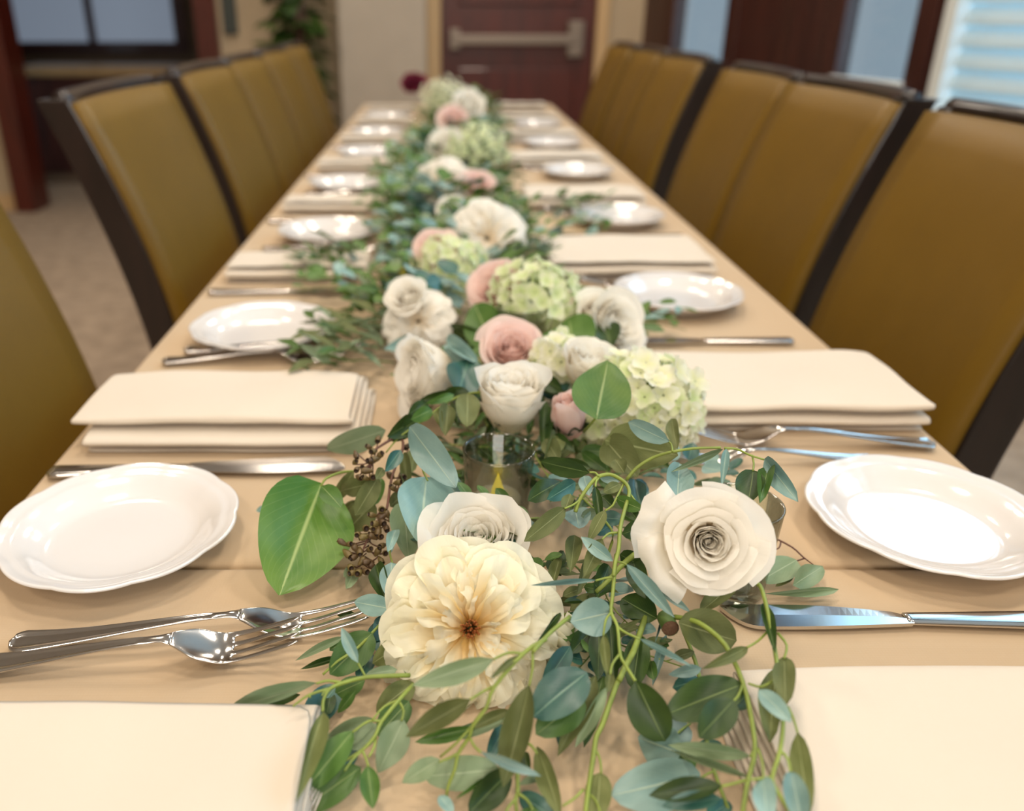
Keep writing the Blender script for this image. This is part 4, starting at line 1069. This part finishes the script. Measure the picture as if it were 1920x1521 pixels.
# S6 olive leaf and arching stem to the right
S('eucalyptus_sprig', 'arching stem crossing to the right plate with a broad olive leaf and hanging leaves', ('B', 1020, 660, .07),
  [('B', [(1020, 665), (1110, 560), (1230, 480), (1330, 440), (1430, 415), (1620, 385), (1860, 378)], [.075, .082, .088, .092, .095, .098, .10], .0012, .0009),
   ('Q', [(500, 608), (560, 612), (620, 640), (690, 662)], [.10, .10, .10, .099], .0009, .0006), ('B', [(1430, 412), (1420, 350), (1385, 315)], .096, .0007, .0006), ('Q', [(632, 642), (640, 680), (636, 715)], .098, .0007, .0006)],
  [('I', (1100, 1062, 1645, 1175, 350, 'r', 'o', .078, .084)), ('I', (1100, 1062, 1340, 1340, 250, 'r', 'o', .077, .072)), ('I', (1578, 1072, 1272, 925, 128, 'o', 'b', .098)), ('B', (1880, 392, 1420, 595, 62, 'l', 'p', .098, .09)),
   ('B', (1495, 520, 1478, 888, 225, 'o', 'b', .090, .082)), ('Q', (510, 612, 488, 788, 36, 'l', 'b', .10, .092)), ('Q', (638, 712, 610, 872, 122, 'o', 'd', .098, .09)),
   ('Q', (692, 658, 850, 862, 84, 'o', 'b', .098, .092)), ('Q', (712, 692, 668, 868, 66, 'o', 'g', .094)), ('B', (1000, 600, 920, 480, 130, 'o', 'o', .078)), ('I', (1600, 900, 1640, 1130, 90, 'o', 'o', .082))])
# S7 main arching stem in the centre
S('eucalyptus_sprig', 'long yellow green stem running down the middle between cream rose and white rose', ('B', 1020, 660, .072),
  [('B', [(565, 950), (600, 850), (700, 700), (780, 632), (880, 618), (980, 668), (1030, 720), (1045, 790), (1010, 910), (965, 1090), (950, 1280), (920, 1400), (905, 1521)], [.07, .075, .082, .085, .086, .086, .086, .085, .082, .078, .072, .068, .065], .0013, .0012),
   ('E', [(985, 0), (960, 280), (940, 500), (925, 690), (1000, 860), (1030, 1180), (1090, 1310), (1210, 1500)], [.065, .062, .058, .056, .054, .050, .048, .046], .0012, .0008),
   ('B', [(600, 850), (540, 890), (470, 920)], .075, .0008, .0006), ('B', [(770, 632), (740, 600), (690, 598)], .086, .0008, .0006), ('B', [(775, 645), (750, 680), (745, 725)], .084, .0008, .0006),
   ('B', [(1048, 785), (1075, 820), (1110, 870)], .084, .0007, .0006), ('B', [(1000, 690), (920, 850), (890, 900), (830, 940)], [.085, .082, .08, .078], .0008, .0006), ('B', [(940, 1135), (860, 1145), (805, 1195)], .076, .0008, .0006),
   ('E', [(950, 275), (880, 275), (740, 310)], .062, .0008, .0006), ('E', [(920, 695), (860, 780), (833, 960)], .056, .0008, .0006), ('E', [(1005, 865), (1100, 930), (1265, 1002)], .054, .0008, .0006),
   ('E', [(1025, 1185), (940, 1300), (915, 1420)], .05, .0008, .0006), ('E', [(1000, 85), (1060, 95), (1110, 120)], .064, .0008, .0006)],
  [('B', (690, 600, 258, 500, 158, 'o', 'd', .084, .078)), ('B', (478, 915, 108, 1215, 160, 'o', 'o', .074, .064)), ('B', (470, 930, 522, 788, 100, 'l', 'o', .074)),
   ('B', (560, 925, 600, 1098, 245, 'r', 'b', .060)), ('B', (752, 950, 615, 990, 100, 'o', 'p', .062)), ('B', (742, 722, 797, 1062, 80, 'l', 'd', .082, .07)), ('B', (830, 935, 675, 1222, 105, 'l', 'o', .076, .064)),
   ('B', (965, 700, 812, 775, 95, 'o', 'o', .074)), ('B', (925, 830, 1160, 930, 120, 'o', 'g', .082)), ('B', (1010, 890, 1130, 1035, 110, 'o', 'd', .076)), ('B', (900, 1388, 615, 1172, 115, 'l', 'b', .07, .075)),
   ('B', (805, 1190, 640, 1530, 140, 'l', 'o', .074, .06)), ('E', (745, 303, -30, 365, 62, 'l', 'b', .062, .066)), ('E', (935, 690, 442, 800, 440, 'r', 'b', .054, .050)), ('E', (835, 955, 875, 1450, 115, 'l', 'o', .056, .044)),
   ('E', (1265, 1000, 1895, 1335, 72, 'l', 'b', .054, .05)), ('E', (1108, 115, 1678, 748, 165, 'l', 'b', .064, .05)), ('E', (915, 1415, 880, 1640, 110, 'l', 'o', .046))])
S('eucalyptus_sprig', 'cluster of dark teal leaves between the central votive and the right rose', ('B', 600, 760, .05),
  [('B', [(850, 1340), (900, 1150), (800, 1000), (600, 800)], [.03, .045, .052, .055], .001, .0007)],
  [('B', (435, 680, 140, 850, 175, 'o', 'd', .066)), ('B', (565, 685, 312, 840, 145, 'o', 't', .07)), ('B', (640, 630, 690, 805, 115, 'o', 'b', .068)), ('B', (780, 640, 960, 680, 70, 'o', 'b', .07)),
   ('B', (900, 905, 800, 810, 120, 'o', 'd', .06)), ('B', (1090, 660, 1150, 890, 140, 'o', 't', .055)), ('B', (1200, 700, 1090, 760, 140, 'o', 't', .05)), ('B', (560, 1160, 520, 1490, 140, 'l', 'o', .045)),
   ('B', (790, 1000, 1000, 1020, 130, 'o', 't', .05)), ('B', (430, 500, 700, 560, 110, 'o', 'd', .06)), ('B', (300, 300, 420, 500, 150, 'o', 'o', .052)), ('B', (740, 1150, 900, 1060, 100, 'o', 't', .045)),
   ('B', (330, 1360, 440, 1521, 120, 'l', 'd', .03)), ('B', (460, 1300, 380, 1500, 90, 'l', 'd', .03)), ('B', (960, 1330, 1180, 1440, 160, 'o', 'd', .04)), ('B', (1180, 1080, 980, 1150, 150, 'o', 'd', .05)),
   ('B', (1210, 400, 1400, 560, 120, 'o', 'd', .05)), ('B', (620, 400, 850, 420, 120, 'o', 'g', .052)), ('B', (380, 260, 560, 420, 90, 'l', 'd', .05))])
S('eucalyptus_sprig', 'dense dark olive leaves hanging below the middle of the garland', ('E', 1000, 700, .03),
  [('E', [(1220, -10), (1070, 110), (900, 300), (740, 450)], [.055, .05, .045, .04], .0018, .0014), ('E', [(1330, 750), (1200, 1120), (1100, 1310), (1020, 1500)], [.03, .034, .036, .034], .0018, .0016),
   ('F', [(390, 0), (320, 130), (240, 290), (130, 600), (80, 700), (60, 830), (10, 1160), (-10, 1330)], [.036, .034, .032, .027, .025, .022, .014, .010], .0016, .0012),
   ('F', [(80, 820), (110, 900), (120, 1010)], [.022, .02, .018], .0008, .0006), ('F', [(320, 120), (370, 200), (405, 250)], [.048, .046, .044], .0008, .0006), ('D', [(1580, 1330), (1500, 1410), (1400, 1475)], .014, .0008, .0006), ('F', [(0, 1165), (70, 1220), (110, 1320)], .012, .0008, .0006)],
  [('E', (910, 780, 960, 1560, 200, 'l', 'd', .036, .02)), ('E', (780, 850, 770, 1500, 230, 'l', 'd', .034, .02)), ('E', (1270, 960, 1180, 1600, 280, 'o', 'd', .030, .015)), ('E', (1470, 760, 1050, 520, 320, 'o', 'd', .034, .03)),
   ('E', (1180, 60, 1330, 520, 230, 'o', 'd', .04)), ('E', (900, 130, 760, 520, 220, 'o', 'd', .04)), ('E', (690, 20, 520, 460, 130, 'l', 'o', .045)), ('E', (310, 40, 190, 500, 130, 'l', 'o', .04)), ('E', (1500, 400, 1870, 690, 100, 'l', 'b', .045)),
   ('E', (1580, 955, 1415, 1560, 105, 'l', 'b', .024, .01)), ('E', (1548, 700, 1445, 1055, 32, 'l', 'b', .03)), ('E', (700, 900, 440, 1180, 200, 'o', 'd', .025)), ('E', (320, 690, 50, 1030, 70, 'l', 'd', .05)),
   ('E', (440, 1090, 120, 1560, 230, 'o', 't', .030, .02)), ('E', (480, 850, 640, 960, 200, 'o', 'o', .02)), ('E', (600, 380, 780, 420, 110, 'o', 'g', .04)), ('E', (1050, 870, 1280, 770, 50, 'l', 'o', .035)),
   ('K', (570, 925, 702, 1202, 172, 'o', 'd', .045, .02)), ('K', (560, 1010, 590, 1115, 80, 'o', 'd', .02)), ('K', (405, 1345, 385, 1575, 120, 'r', 'o', .018, .008)), ('K', (345, 885, 95, 1090, 188, 'o', 't', .046, .034)), ('K', (330, 1000, 110, 1170, 150, 'o', 'g', .032, .026)),
   ('K', (385, 900, 210, 1270, 95, 'l', 'o', .034, .014)), ('K', (435, 950, 290, 1230, 60, 'l', 'p', .034, .014)), ('K', (275, 1060, 215, 1225, 90, 'o', 't', .014)), ('K', (420, 900, 330, 1230, 80, 'l', 'd', .02, .008)), ('K', (115, 1225, 222, 1550, 92, 'l', 'o', .020, .008))])
# S9 stem across the cream rose
S('eucalyptus_sprig', 'slender stem crossing in front of the big cream rose with long grey green leaves', ('D', 1250, 0, .06),
  [('E', [(430, 740), (200, 930), (0, 1150)], [.058, .064, .068], .0012, .0012), ('D', [(1250, -5), (1050, 120), (790, 420), (720, 600), (600, 760), (570, 860), (470, 1010), (440, 1150), (380, 1300), (365, 1400)], [.066, .066, .058, .050, .042, .036, .028, .022, .014, .008], .0012, .0008),
   ('D', [(1045, 125), (920, 115), (785, 172)], .066, .0008, .0006), ('D', [(785, 415), (700, 455), (578, 530)], .056, .0008, .0006), ('D', [(1130, 110), (1130, 250), (1100, 410)], [.066, .062, .055], .0008, .0006),
   ('D', [(572, 865), (610, 940), (672, 1000)], .036, .0008, .0006), ('D', [(465, 1010), (390, 1050), (300, 1085)], .028, .0008, .0006), ('D', [(590, 770), (450, 920), (310, 1040)], [.04, .034, .026], .0007, .0006)],
  [('D', (785, 172, 65, 405, 185, 'l', 'p', .068, .056)), ('D', (1025, 132, 752, 345, 60, 'l', 'o', .064)), ('D', (578, 528, 2, 862, 185, 'l', 'o', .056, .036)), ('D', (930, 625, 560, 800, 95, 'l', 'o', .028, .022)), ('D', (620, 780, 85, 910, 115, 'l', 'g', .024, .016)),
   ('D', (905, 690, 130, 925, 105, 'l', 'p', .022, .014)), ('D', (1100, 405, 868, 1310, 250, 'l', 'o', .054, .018)), ('D', (305, 1060, -30, 1270, 165, 'l', 'p', .026, .014)), ('D', (835, 1150, 160, 1215, 265, 'o', 'p', .014, .010)),
   ('D', (672, 998, 1210, 1212, 88, 'l', 'b', .036, .030)), ('D', (300, 1385, 425, 1545, 105, 'o', 'b', .012)), ('D', (890, 750, 735, 1050, 140, 'o', 't', .012)), ('D', (820, 1180, 445, 1415, 42, 'l', 'g', .01))])
S('eucalyptus_sprig', 'short leafy stem pointing down at the bottom middle of the picture', ('D', 1060, 900, .02),
  [('D', [(1110, 640), (1070, 900), (1000, 1110), (1000, 1340), (980, 1420), (990, 1530)], [.03, .028, .022, .014, .012, .008], .0012, .0010), ('D', [(1070, 915), (1120, 940), (1170, 1010)], .028, .0008, .0006), ('D', [(1000, 1365), (1080, 1420), (1135, 1510)], .014, .0008, .0006), ('D', [(975, 1420), (920, 1480), (890, 1540)], .012, .0008, .0006)],
  [('D', (930, 1170, 565, 1540, 240, 'o', 'd', .012, .006)), ('D', (1010, 1370, 1320, 1580, 190, 'o', 't', .01, .006)), ('D', (1060, 1000, 1090, 1180, 90, 'o', 'd', .012)), ('D', (1230, 1200, 1000, 1290, 70, 'l', 'p', .01)), ('D', (1130, 1480, 1080, 1660, 150, 'o', 'g', .012)), ('D', (880, 1540, 960, 1680, 120, 'o', 'g', .01))])
# S10 / S11 lower left sprigs
S('eucalyptus_sprig', 'lower left eucalyptus sprig with broad pointed leaves beside the near napkin', ('C', 1415, 575, .03),
  [('C', [(1415, 575), (1310, 690), (1180, 850), (1130, 960), (1035, 1065), (895, 1150)], [.022, .028, .026, .024, .02, .018], .0013, .0007), ('C', [(1300, 695), (1200, 740), (1110, 840)], .027, .0008, .0006), ('C', [(1310, 700), (1345, 770), (1330, 845)], .027, .0008, .0006),
   ('C', [(1180, 850), (1080, 850), (965, 930)], .026, .0008, .0006), ('C', [(1135, 960), (1125, 1040), (1085, 1115)], .022, .0008, .0006), ('C', [(1035, 1068), (1060, 1120), (1080, 1185)], .02, .0008, .0006), ('C', [(1035, 1068), (960, 1140), (905, 1220)], .02, .0007, .0004)],
  [('C', (1345, 840, 1150, 1238, 215, 'l', 'p', .026, .010)), ('C', (1420, 560, 1140, 780, 175, 'o', 'o', .016, .010)), ('C', (1385, 700, 1150, 960, 190, 'o', 'g', .014, .008)), ('C', (965, 922, 560, 1425, 200, 'l', 'g', .026, .008)), ('C', (1120, 830, 715, 1045, 165, 'l', 'p', .022, .012)),
   ('C', (1140, 870, 950, 1060, 150, 'o', 'p', .018, .012)), ('C', (1075, 1180, 1115, 1505, 140, 'l', 'g', .020, .006)), ('C', (1025, 1195, 555, 1530, 220, 'o', 'g', .012, .004)), ('C', (1000, 1010, 640, 1330, 200, 'l', 't', .008, .004))])
S('eucalyptus_sprig', 'sprig with yellow green tips reaching left toward the fork tines', ('C', 1390, 505, .03),
  [('C', [(1390, 505), (1230, 510), (1060, 520), (880, 565), (790, 610), (745, 690), (740, 775)], [.028, .032, .034, .036, .036, .034, .032], .0013, .0008), ('C', [(880, 562), (780, 545), (690, 567)], .036, .0009, .0006), ('C', [(795, 605), (640, 650), (515, 738)], [.036, .036, .034], .0009, .0005),
   ('C', [(1060, 515), (1030, 460), (1003, 412)], [.034, .036, .038], .0007, .0006), ('C', [(650, 645), (640, 665), (650, 668)], .036, .0006, .0005), ('C', [(785, 612), (745, 635), (735, 658)], .036, .0006, .0004), ('C', [(1190, 100), (1000, 300), (850, 400), (740, 500)], [.02, .024, .022, .018], .001, .0007)],
  [('C', (692, 562, 30, 755, 118, 'l', 'p', .034, .014)), ('C', (1005, 412, 880, 148, 82, 'l', 'b', .040, .046)), ('C', (745, 780, 538, 1455, 128, 'l', 'o', .032, .030)), ('C', (1110, 190, 792, 498, 235, 'o', 'g', .024, .018)), ('C', (1345, 255, 1112, 415, 165, 'o', 'o', .024, .02)),
   ('C', (1295, 462, 1062, 500, 80, 'o', 'p', .022)), ('C', (1055, 545, 828, 650, 140, 'o', 'g', .018, .01)), ('C', (985, 620, 850, 788, 72, 'l', 'g', .02, .008)), ('C', (850, 580, 590, 900, 210, 'o', 't', .012, .005)), ('C', (570, 650, 140, 760, 85, 'l', 'd', .012, .006)),
   ('C', (862, 368, 570, 460, 50, 'l', 'd', .018, .01)), ('C', (905, 215, 535, 395, 60, 'l', 'p', .016, .008)), ('C', (1200, 80, 1180, 340, 200, 'o', 't', .014)), ('C', (1110, 340, 1000, 540, 120, 'o', 't', .012)), ('C', (1000, 60, 830, 40, 60, 'l', 'd', .008)), ('C', (800, 640, 770, 800, 90, 'o', 'd', .01)), ('C', (890, 255, 790, 320, 70, 'o', 'g', .01))])
# S13 right trailing sprigs
S('eucalyptus_sprig', 'right trailing stem curving from under the white rose down past the near right napkin', ('K', 1060, 405, .05),
  [('K', [(1060, 405), (1120, 470), (1150, 510), (1190, 680), (1225, 900), (1245, 1100), (1230, 1250), (1195, 1370), (1230, 1450), (1280, 1530)], [.06, .062, .062, .058, .052, .048, .044, .040, .038, .034], .0014, .0009),
   ('K', [(1265, 1040), (1290, 1090), (1312, 1162)], [.05, .048, .046], .0008, .0006), ('K', [(1235, 1245), (1265, 1280), (1280, 1340)], .044, .0008, .0006), ('K', [(1130, 1235), (1150, 1300), (1155, 1365)], .04, .0007, .0006), ('K', [(1225, 905), (1150, 950), (1085, 935)], .052, .0008, .0006),
   ('K', [(1190, 1365), (1120, 1375), (1075, 1378)], .04, .0006, .0006), ('K', [(1222, 705), (1262, 760), (1250, 820)], .056, .0008, .0006), ('K', [(1180, 690), (1130, 740), (1080, 770)], .056, .0008, .0006)],
  [('K', (1152, 568, 1210, 795, 52, 'l', 'd', .058)), ('K', (1252, 812, 1258, 1038, 95, 'o', 'o', .054)), ('K', (1215, 860, 1185, 1210, 98, 'o', 'o', .040, .034)), ('K', (1135, 965, 1282, 1112, 78, 'o', 'b', .056)), ('K', (1312, 1160, 1368, 1535, 98, 'l', 'o', .046, .032)),
   ('K', (1155, 1362, 1172, 1570, 98, 'o', 'b', .04)), ('K', (1282, 1338, 1335, 1590, 100, 'o', 'b', .042, .034)), ('K', (1085, 768, 875, 868, 52, 'l', 'o', .052))])
S('eucalyptus_sprig', 'thick curved stem with large dark oval leaves below the right white rose', ('K', 750, 630, .04),
  [('K', [(745, 630), (810, 640), (880, 670), (980, 760), (1060, 930), (1100, 1100), (1115, 1250), (1080, 1400), (1055, 1560)], [.040, .045, .048, .048, .044, .038, .034, .030, .026], .0016, .0011), ('K', [(1060, 940), (1040, 990), (1015, 1018)], .044, .0008, .0006),
   ('K', [(1078, 1378), (1020, 1395), (962, 1408)], .030, .0008, .0006), ('K', [(1118, 1230), (1105, 1250), (1095, 1272)], .034, .0006, .0005)],
  [('K', (765, 655, 1032, 740, 182, 'o', 'o', .046, .036)), ('K', (1032, 462, 862, 608, 82, 'o', 'o', .052, .042)), ('K', (870, 865, 718, 895, 52, 'l', 'b', .034)), ('K', (862, 915, 738, 955, 82, 'o', 't', .024)), ('K', (1062, 938, 708, 1078, 172, 'o', 'd', .042, .030)),
   ('K', (1080, 985, 1015, 1055, 75, 'o', 'd', .03)), ('K', (1018, 1012, 858, 1185, 135, 'o', 'd', .048, .040)), ('K', (1098, 1268, 715, 1218, 66, 'l', 'p', .034, .022)), ('K', (1090, 1366, 728, 1242, 34, 'l', 'p', .030, .02)), ('K', (965, 1405, 628, 1450, 98, 'l', 'd', .030, .022)), ('K', (962, 1462, 688, 1500, 82, 'l', 't', .026, .02))])
S('silver_dollar_sprig', 'bottom right sprig of large dusty blue leaves lying flat on the cloth', ('K', 800, 1120, .015),
  [('K', [(790, 700), (830, 800), (860, 900), (890, 1100), (900, 1240), (940, 1370), (1000, 1530)], [.012, .014, .014, .012, .010, .008, .006], .0014, .0010), ('K', [(860, 1375), (900, 1350), (925, 1340)], .009, .0007, .0006), ('K', [(720, 1200), (790, 1140), (820, 1120)], .012, .0007, .0006)],
  [('K', (805, 1120, 660, 1235, 140, 'r', 'b', .012, .010)), ('K', (770, 1290, 575, 1215, 200, 'r', 'b', .008, .006)), ('K', (860, 1375, 452, 1475, 205, 'o', 'b', .010, .004)), ('K', (905, 1190, 918, 1262, 95, 'o', 't', .010)), ('K', (1000, 1480, 890, 1560, 80, 'o', 't', .006)), ('K', (760, 1250, 840, 1330, 90, 'o', 'g', .006))])
b = MB(); p0 = cw('E', 1560, 740, .036); p1 = cw('E', 1630, 880, .038); rt = empty('cut_stem', p1, 'thick cut green stem end with brown face below the white rose', 'stem')
b.tube([p0-p1, Vector((0, 0, 0))], .0046, .0050, n=12, smooth=0, cap=False); b.build('stem', 'sepal', rt)
b = MB(); dirn = (p1-p0).normalized(); q = rot_to(dirn); b.lathe([(.0001, .0004), (.0036, .0002), (.0049, -.0004)], 14); b.build('cut_face', 'cut', rt, matw=q.to_matrix().to_4x4())
# S17 pale leaves behind right votive
S('eucalyptus_sprig', 'dull green leaves on a thin brown twig behind the right votive near the seam', ('H', 1280, 700, .02),
  [('H', [(1280, 700), (1450, 790), (1540, 870), (1590, 910), (1650, 955)], [.016, .014, .012, .010, .006], .0007, .0004), ('H', [(1350, 740), (1330, 800), (1240, 815)], .012, .0006, .0004), ('H', [(1560, 890), (1500, 910), (1440, 930)], .01, .0006, .0004)],
  [('H', (1488, 905, 1165, 1090, 240, 'r', 'p', .014, .010)), ('H', (1458, 1130, 1725, 960, 185, 'r', 'p', .012, .010)), ('H', (1865, 1165, 1205, 1205, 70, 'l', 'p', .008)), ('H', (1455, 1050, 1300, 1140, 60, 'l', 'o', .006)), ('H', (880, 1325, 1145, 1330, 50, 'l', 'd', .004)), ('H', (640, 300, 900, 200, 150, 'o', 'p', .02)), ('H', (560, 230, 780, 190, 60, 'o', 'p', .02))], stemm='stemb')

# ------------------------------------------------------------------ filler sprigs
def make_filler(kind, near, sd, L=.15, n=12):
    if not near: L, n = .14, 20
    rr = random.Random(sd); r = bpy.data.objects.new('garland_sprig', None); COL.objects.link(r)
    st = MB(); bend = rr.uniform(-.03, .03)
    def P(t): return Vector((bend*math.sin(t*PI), L*t, .014*math.sin(t*PI)))
    st.tube([P(t/5) for t in range(6)], .0012, .0006, n=5, smooth=2)
    fb = MB(); cms = {'r': ['b', 'b', 'g', 't'], 'o': ['g', 'd', 'g', 'o'], 'l': ['o', 'g', 'd', 'p']}[kind]; cm0 = cms[sd % 4]
    if not near: cms = {'r': ['b', 'bright', 'p', 't'], 'o': ['g', 'bright', 'g', 'b'], 'l': ['p', 'g', 'bright', 'o']}[kind]
    for i in range(n):
        t = .08+.92*i/n; p = P(t) + (Vector((rr.uniform(-.03, .03), 0, rr.uniform(-.005, .03))) if not near else Vector((0, 0, 0))); s = -1 if i % 2 else 1; a = rr.uniform(.6, 1.15)*s
        d = Vector((math.sin(a), math.cos(a), rr.uniform(-.15, .45))).normalized()
        ll = (1.0 if near else 1.3)*{'r': .030, 'o': .030, 'l': .046}[kind]*rr.uniform(.75, 1.2)*(1.1-.4*t); wd = ll*{'r': .85, 'o': .5, 'l': .26}[kind]
        b0 = p+d*.006; nrm = Vector((rr.uniform(-.6, .6), rr.uniform(-.7, .3), 1))
        st.tube([p, b0], .0006, .0005, n=4, smooth=0)
        mt = leaf_matrix(b0, b0+d*ll, wd, nrm); cm = rr.choice(cms)
        if near: put('leaf', leaf_mesh(kind, cm, i % 5), None, r, mt)
        else:
            g = leaf_geo(kind, rr.uniform(-.1, .1), .15, 0, 2, 4); fb.add([mt @ v for v in g[0]], g[1], g[2], mi=cms.index(cm))
    st.build('stem', 'stemd' if sd % 2 else 'stem', r)
    if not near: fb.build('foliage', cms, r, kind='stuff')
    return r
PR = {}
def filler(kind, near, v, loc, ang, pitch, sc, roll, lab, group):
    k = (kind, near, v)
    if k not in PR: PR[k] = o = make_filler(kind, near, v)
    else: o = copytree(PR[k])
    o.location = loc; o.rotation_euler = (pitch, roll, ang); o.scale = (sc,)*3
    return tag(o, lab, 'foliage', group)
rr = random.Random(77)
# below and between the near flowers
KW = {'o': 'oval leaved', 'l': 'narrow leaved', 'r': 'round leaved'}
made = 0
while made < 46:
    y = rr.uniform(.435, .86); cx = .050 + .02*math.sin(y*9); x = cx + rr.uniform(-.055, .11); ang = rr.uniform(0, 6.28); sc = rr.uniform(.5, .72)
    d = Vector((-math.sin(ang), math.cos(ang)))*.15*sc
    if any((Vector((x, y)) + d*t - Vector(vp)).length < .040 for vp in ((.0405, .560), (.194, .478), (.082, .855)) for t in (0, .33, .66, 1, 1.15)): continue
    if x + d.x < -.075: continue
    made += 1
    kind = rr.choice('oolr'); zn = ('left' if x < cx-.02 else 'right' if x > cx+.05 else 'middle', 'near the cream rose' if y < .56 else 'around the central votive' if y < .7 else 'behind the upright rose')
    filler(kind, True, rr.randrange(4), (x, y, TZ+rr.uniform(.010, .034)), ang, rr.uniform(-.05, .12), sc, rr.uniform(-.3, .3),
           '%s sprig packed in the garland bed %s, %s part' % (KW[kind], zn[1], zn[0]), '%s sprigs %s, %s part' % (KW[kind], zn[1], zn[0]))
# blurred garland stretching down the table
def gcx(y): return .012 + .028*math.sin(y*2.6) + .01*y
LM = [(.95, 'behind the blush pink rose'), (1.12, 'around the left ruffled white rose'), (1.32, 'around the pale mid hydrangea'), (1.55, 'around the round cream rose'), (1.85, 'before the far pink bud'),
      (2.2, 'around the far pink bud'), (2.65, 'around the yellow green hydrangea'), (3.15, 'beyond the yellow green hydrangea'), (9, 'at the far end of the table')]
y = .95
while y < 3.72:
    for side in (-1, 0, 1):
        for q in range(2 if (side and y < 1.9) else 1):
            kind = rr.choice('roorl'); x = gcx(y)+side*rr.uniform(.0, .045)
            ang = (-PI/2*side)+rr.uniform(-.8, .8) if side else rr.uniform(0, 6.28)
            wh = {-1: 'left edge', 0: 'middle', 1: 'right edge'}[side]; lm = next(t for lim, t in LM if y < lim)
            lb = 'blurred %s sprig, %s of the garland, %s' % (KW[kind], wh, lm)
            filler(kind, False, rr.randrange(4), (x, y+rr.uniform(-.03, .03), TZ+(.012 if side else .045)+rr.uniform(0, .02)), ang, rr.uniform(-.02, .22), rr.uniform(.62, .92), rr.uniform(-.4, .4), lb, '%s sprigs on the %s of the garland %s' % (KW[kind], wh, lm))
    y += .058 if y < 2 else .072
for (px, py, ang, kd, lab) in [(700, 520, 1.4, 'o', 'dark leafy sprig reaching left beyond the garland at the third napkin'), (690, 490, 1.9, 'l', 'dark slim leaved sprig near the third left napkin'), (760, 625, 1.7, 'o', 'leafy sprig trailing left behind the side lying rose'),
                        (700, 570, 1.2, 'o', 'small green sprig trailing toward the second left plate'), (740, 680, 1.9, 'l', 'sprig with narrow leaves between the left napkin and the side lying rose'), (760, 650, 1.5, 'l', 'greyish sprig reaching over the left forks'),
                        (1010, 440, -1.5, 'r', 'blue green sprig reaching right toward the third right napkin'), (1030, 400, -1.5, 'l', 'thin sprig lying across toward the third right plate'),                         (1130, 650, -1.2, 'o', 'dark sprig behind the big hydrangea')]:
    filler(kd, False, rr.randrange(4), W(px, py, .012), ang, .05, .8, .1, lab, None)
# big soft leaves seen through the blurred votive
S('eucalyptus_sprig', 'blurred broad green leaves around the second glass votive', ('P', 930, 600, .04), [('P', [(900, 650), (940, 600), (960, 570)], .04, .0012, .001)],
  [('P', (930, 660, 890, 570, 70, 'o', 'g', .04, .07)), ('P', (950, 650, 960, 560, 60, 'o', 'g', .035, .07)), ('P', (830, 660, 900, 700, 40, 'l', 'b', .06)), ('P', (800, 640, 720, 655, 30, 'l', 'b', .03)), ('P', (840, 620, 930, 650, 45, 'o', 'd', .04))])
# plant foliage
rr = random.Random(5); b = MB()
for k in range(250):
    z = rr.uniform(.5, 1.7); a = rr.uniform(0, 6.28); rad = rr.uniform(.02, .09)
    p = Vector((rad*math.cos(a), rad*math.sin(a), z)); d = Vector((math.cos(a), math.sin(a), rr.uniform(-1.2, .2))).normalized(); l_ = rr.uniform(.10, .17)
    put('leaf', leaf_mesh('o', 'd' if rr.random() < .6 else 'bright', k % 5), None, pl, leaf_matrix(p, p+d*l_, l_*.5, Vector((math.cos(a)*.5, math.sin(a)*.5, 1))))
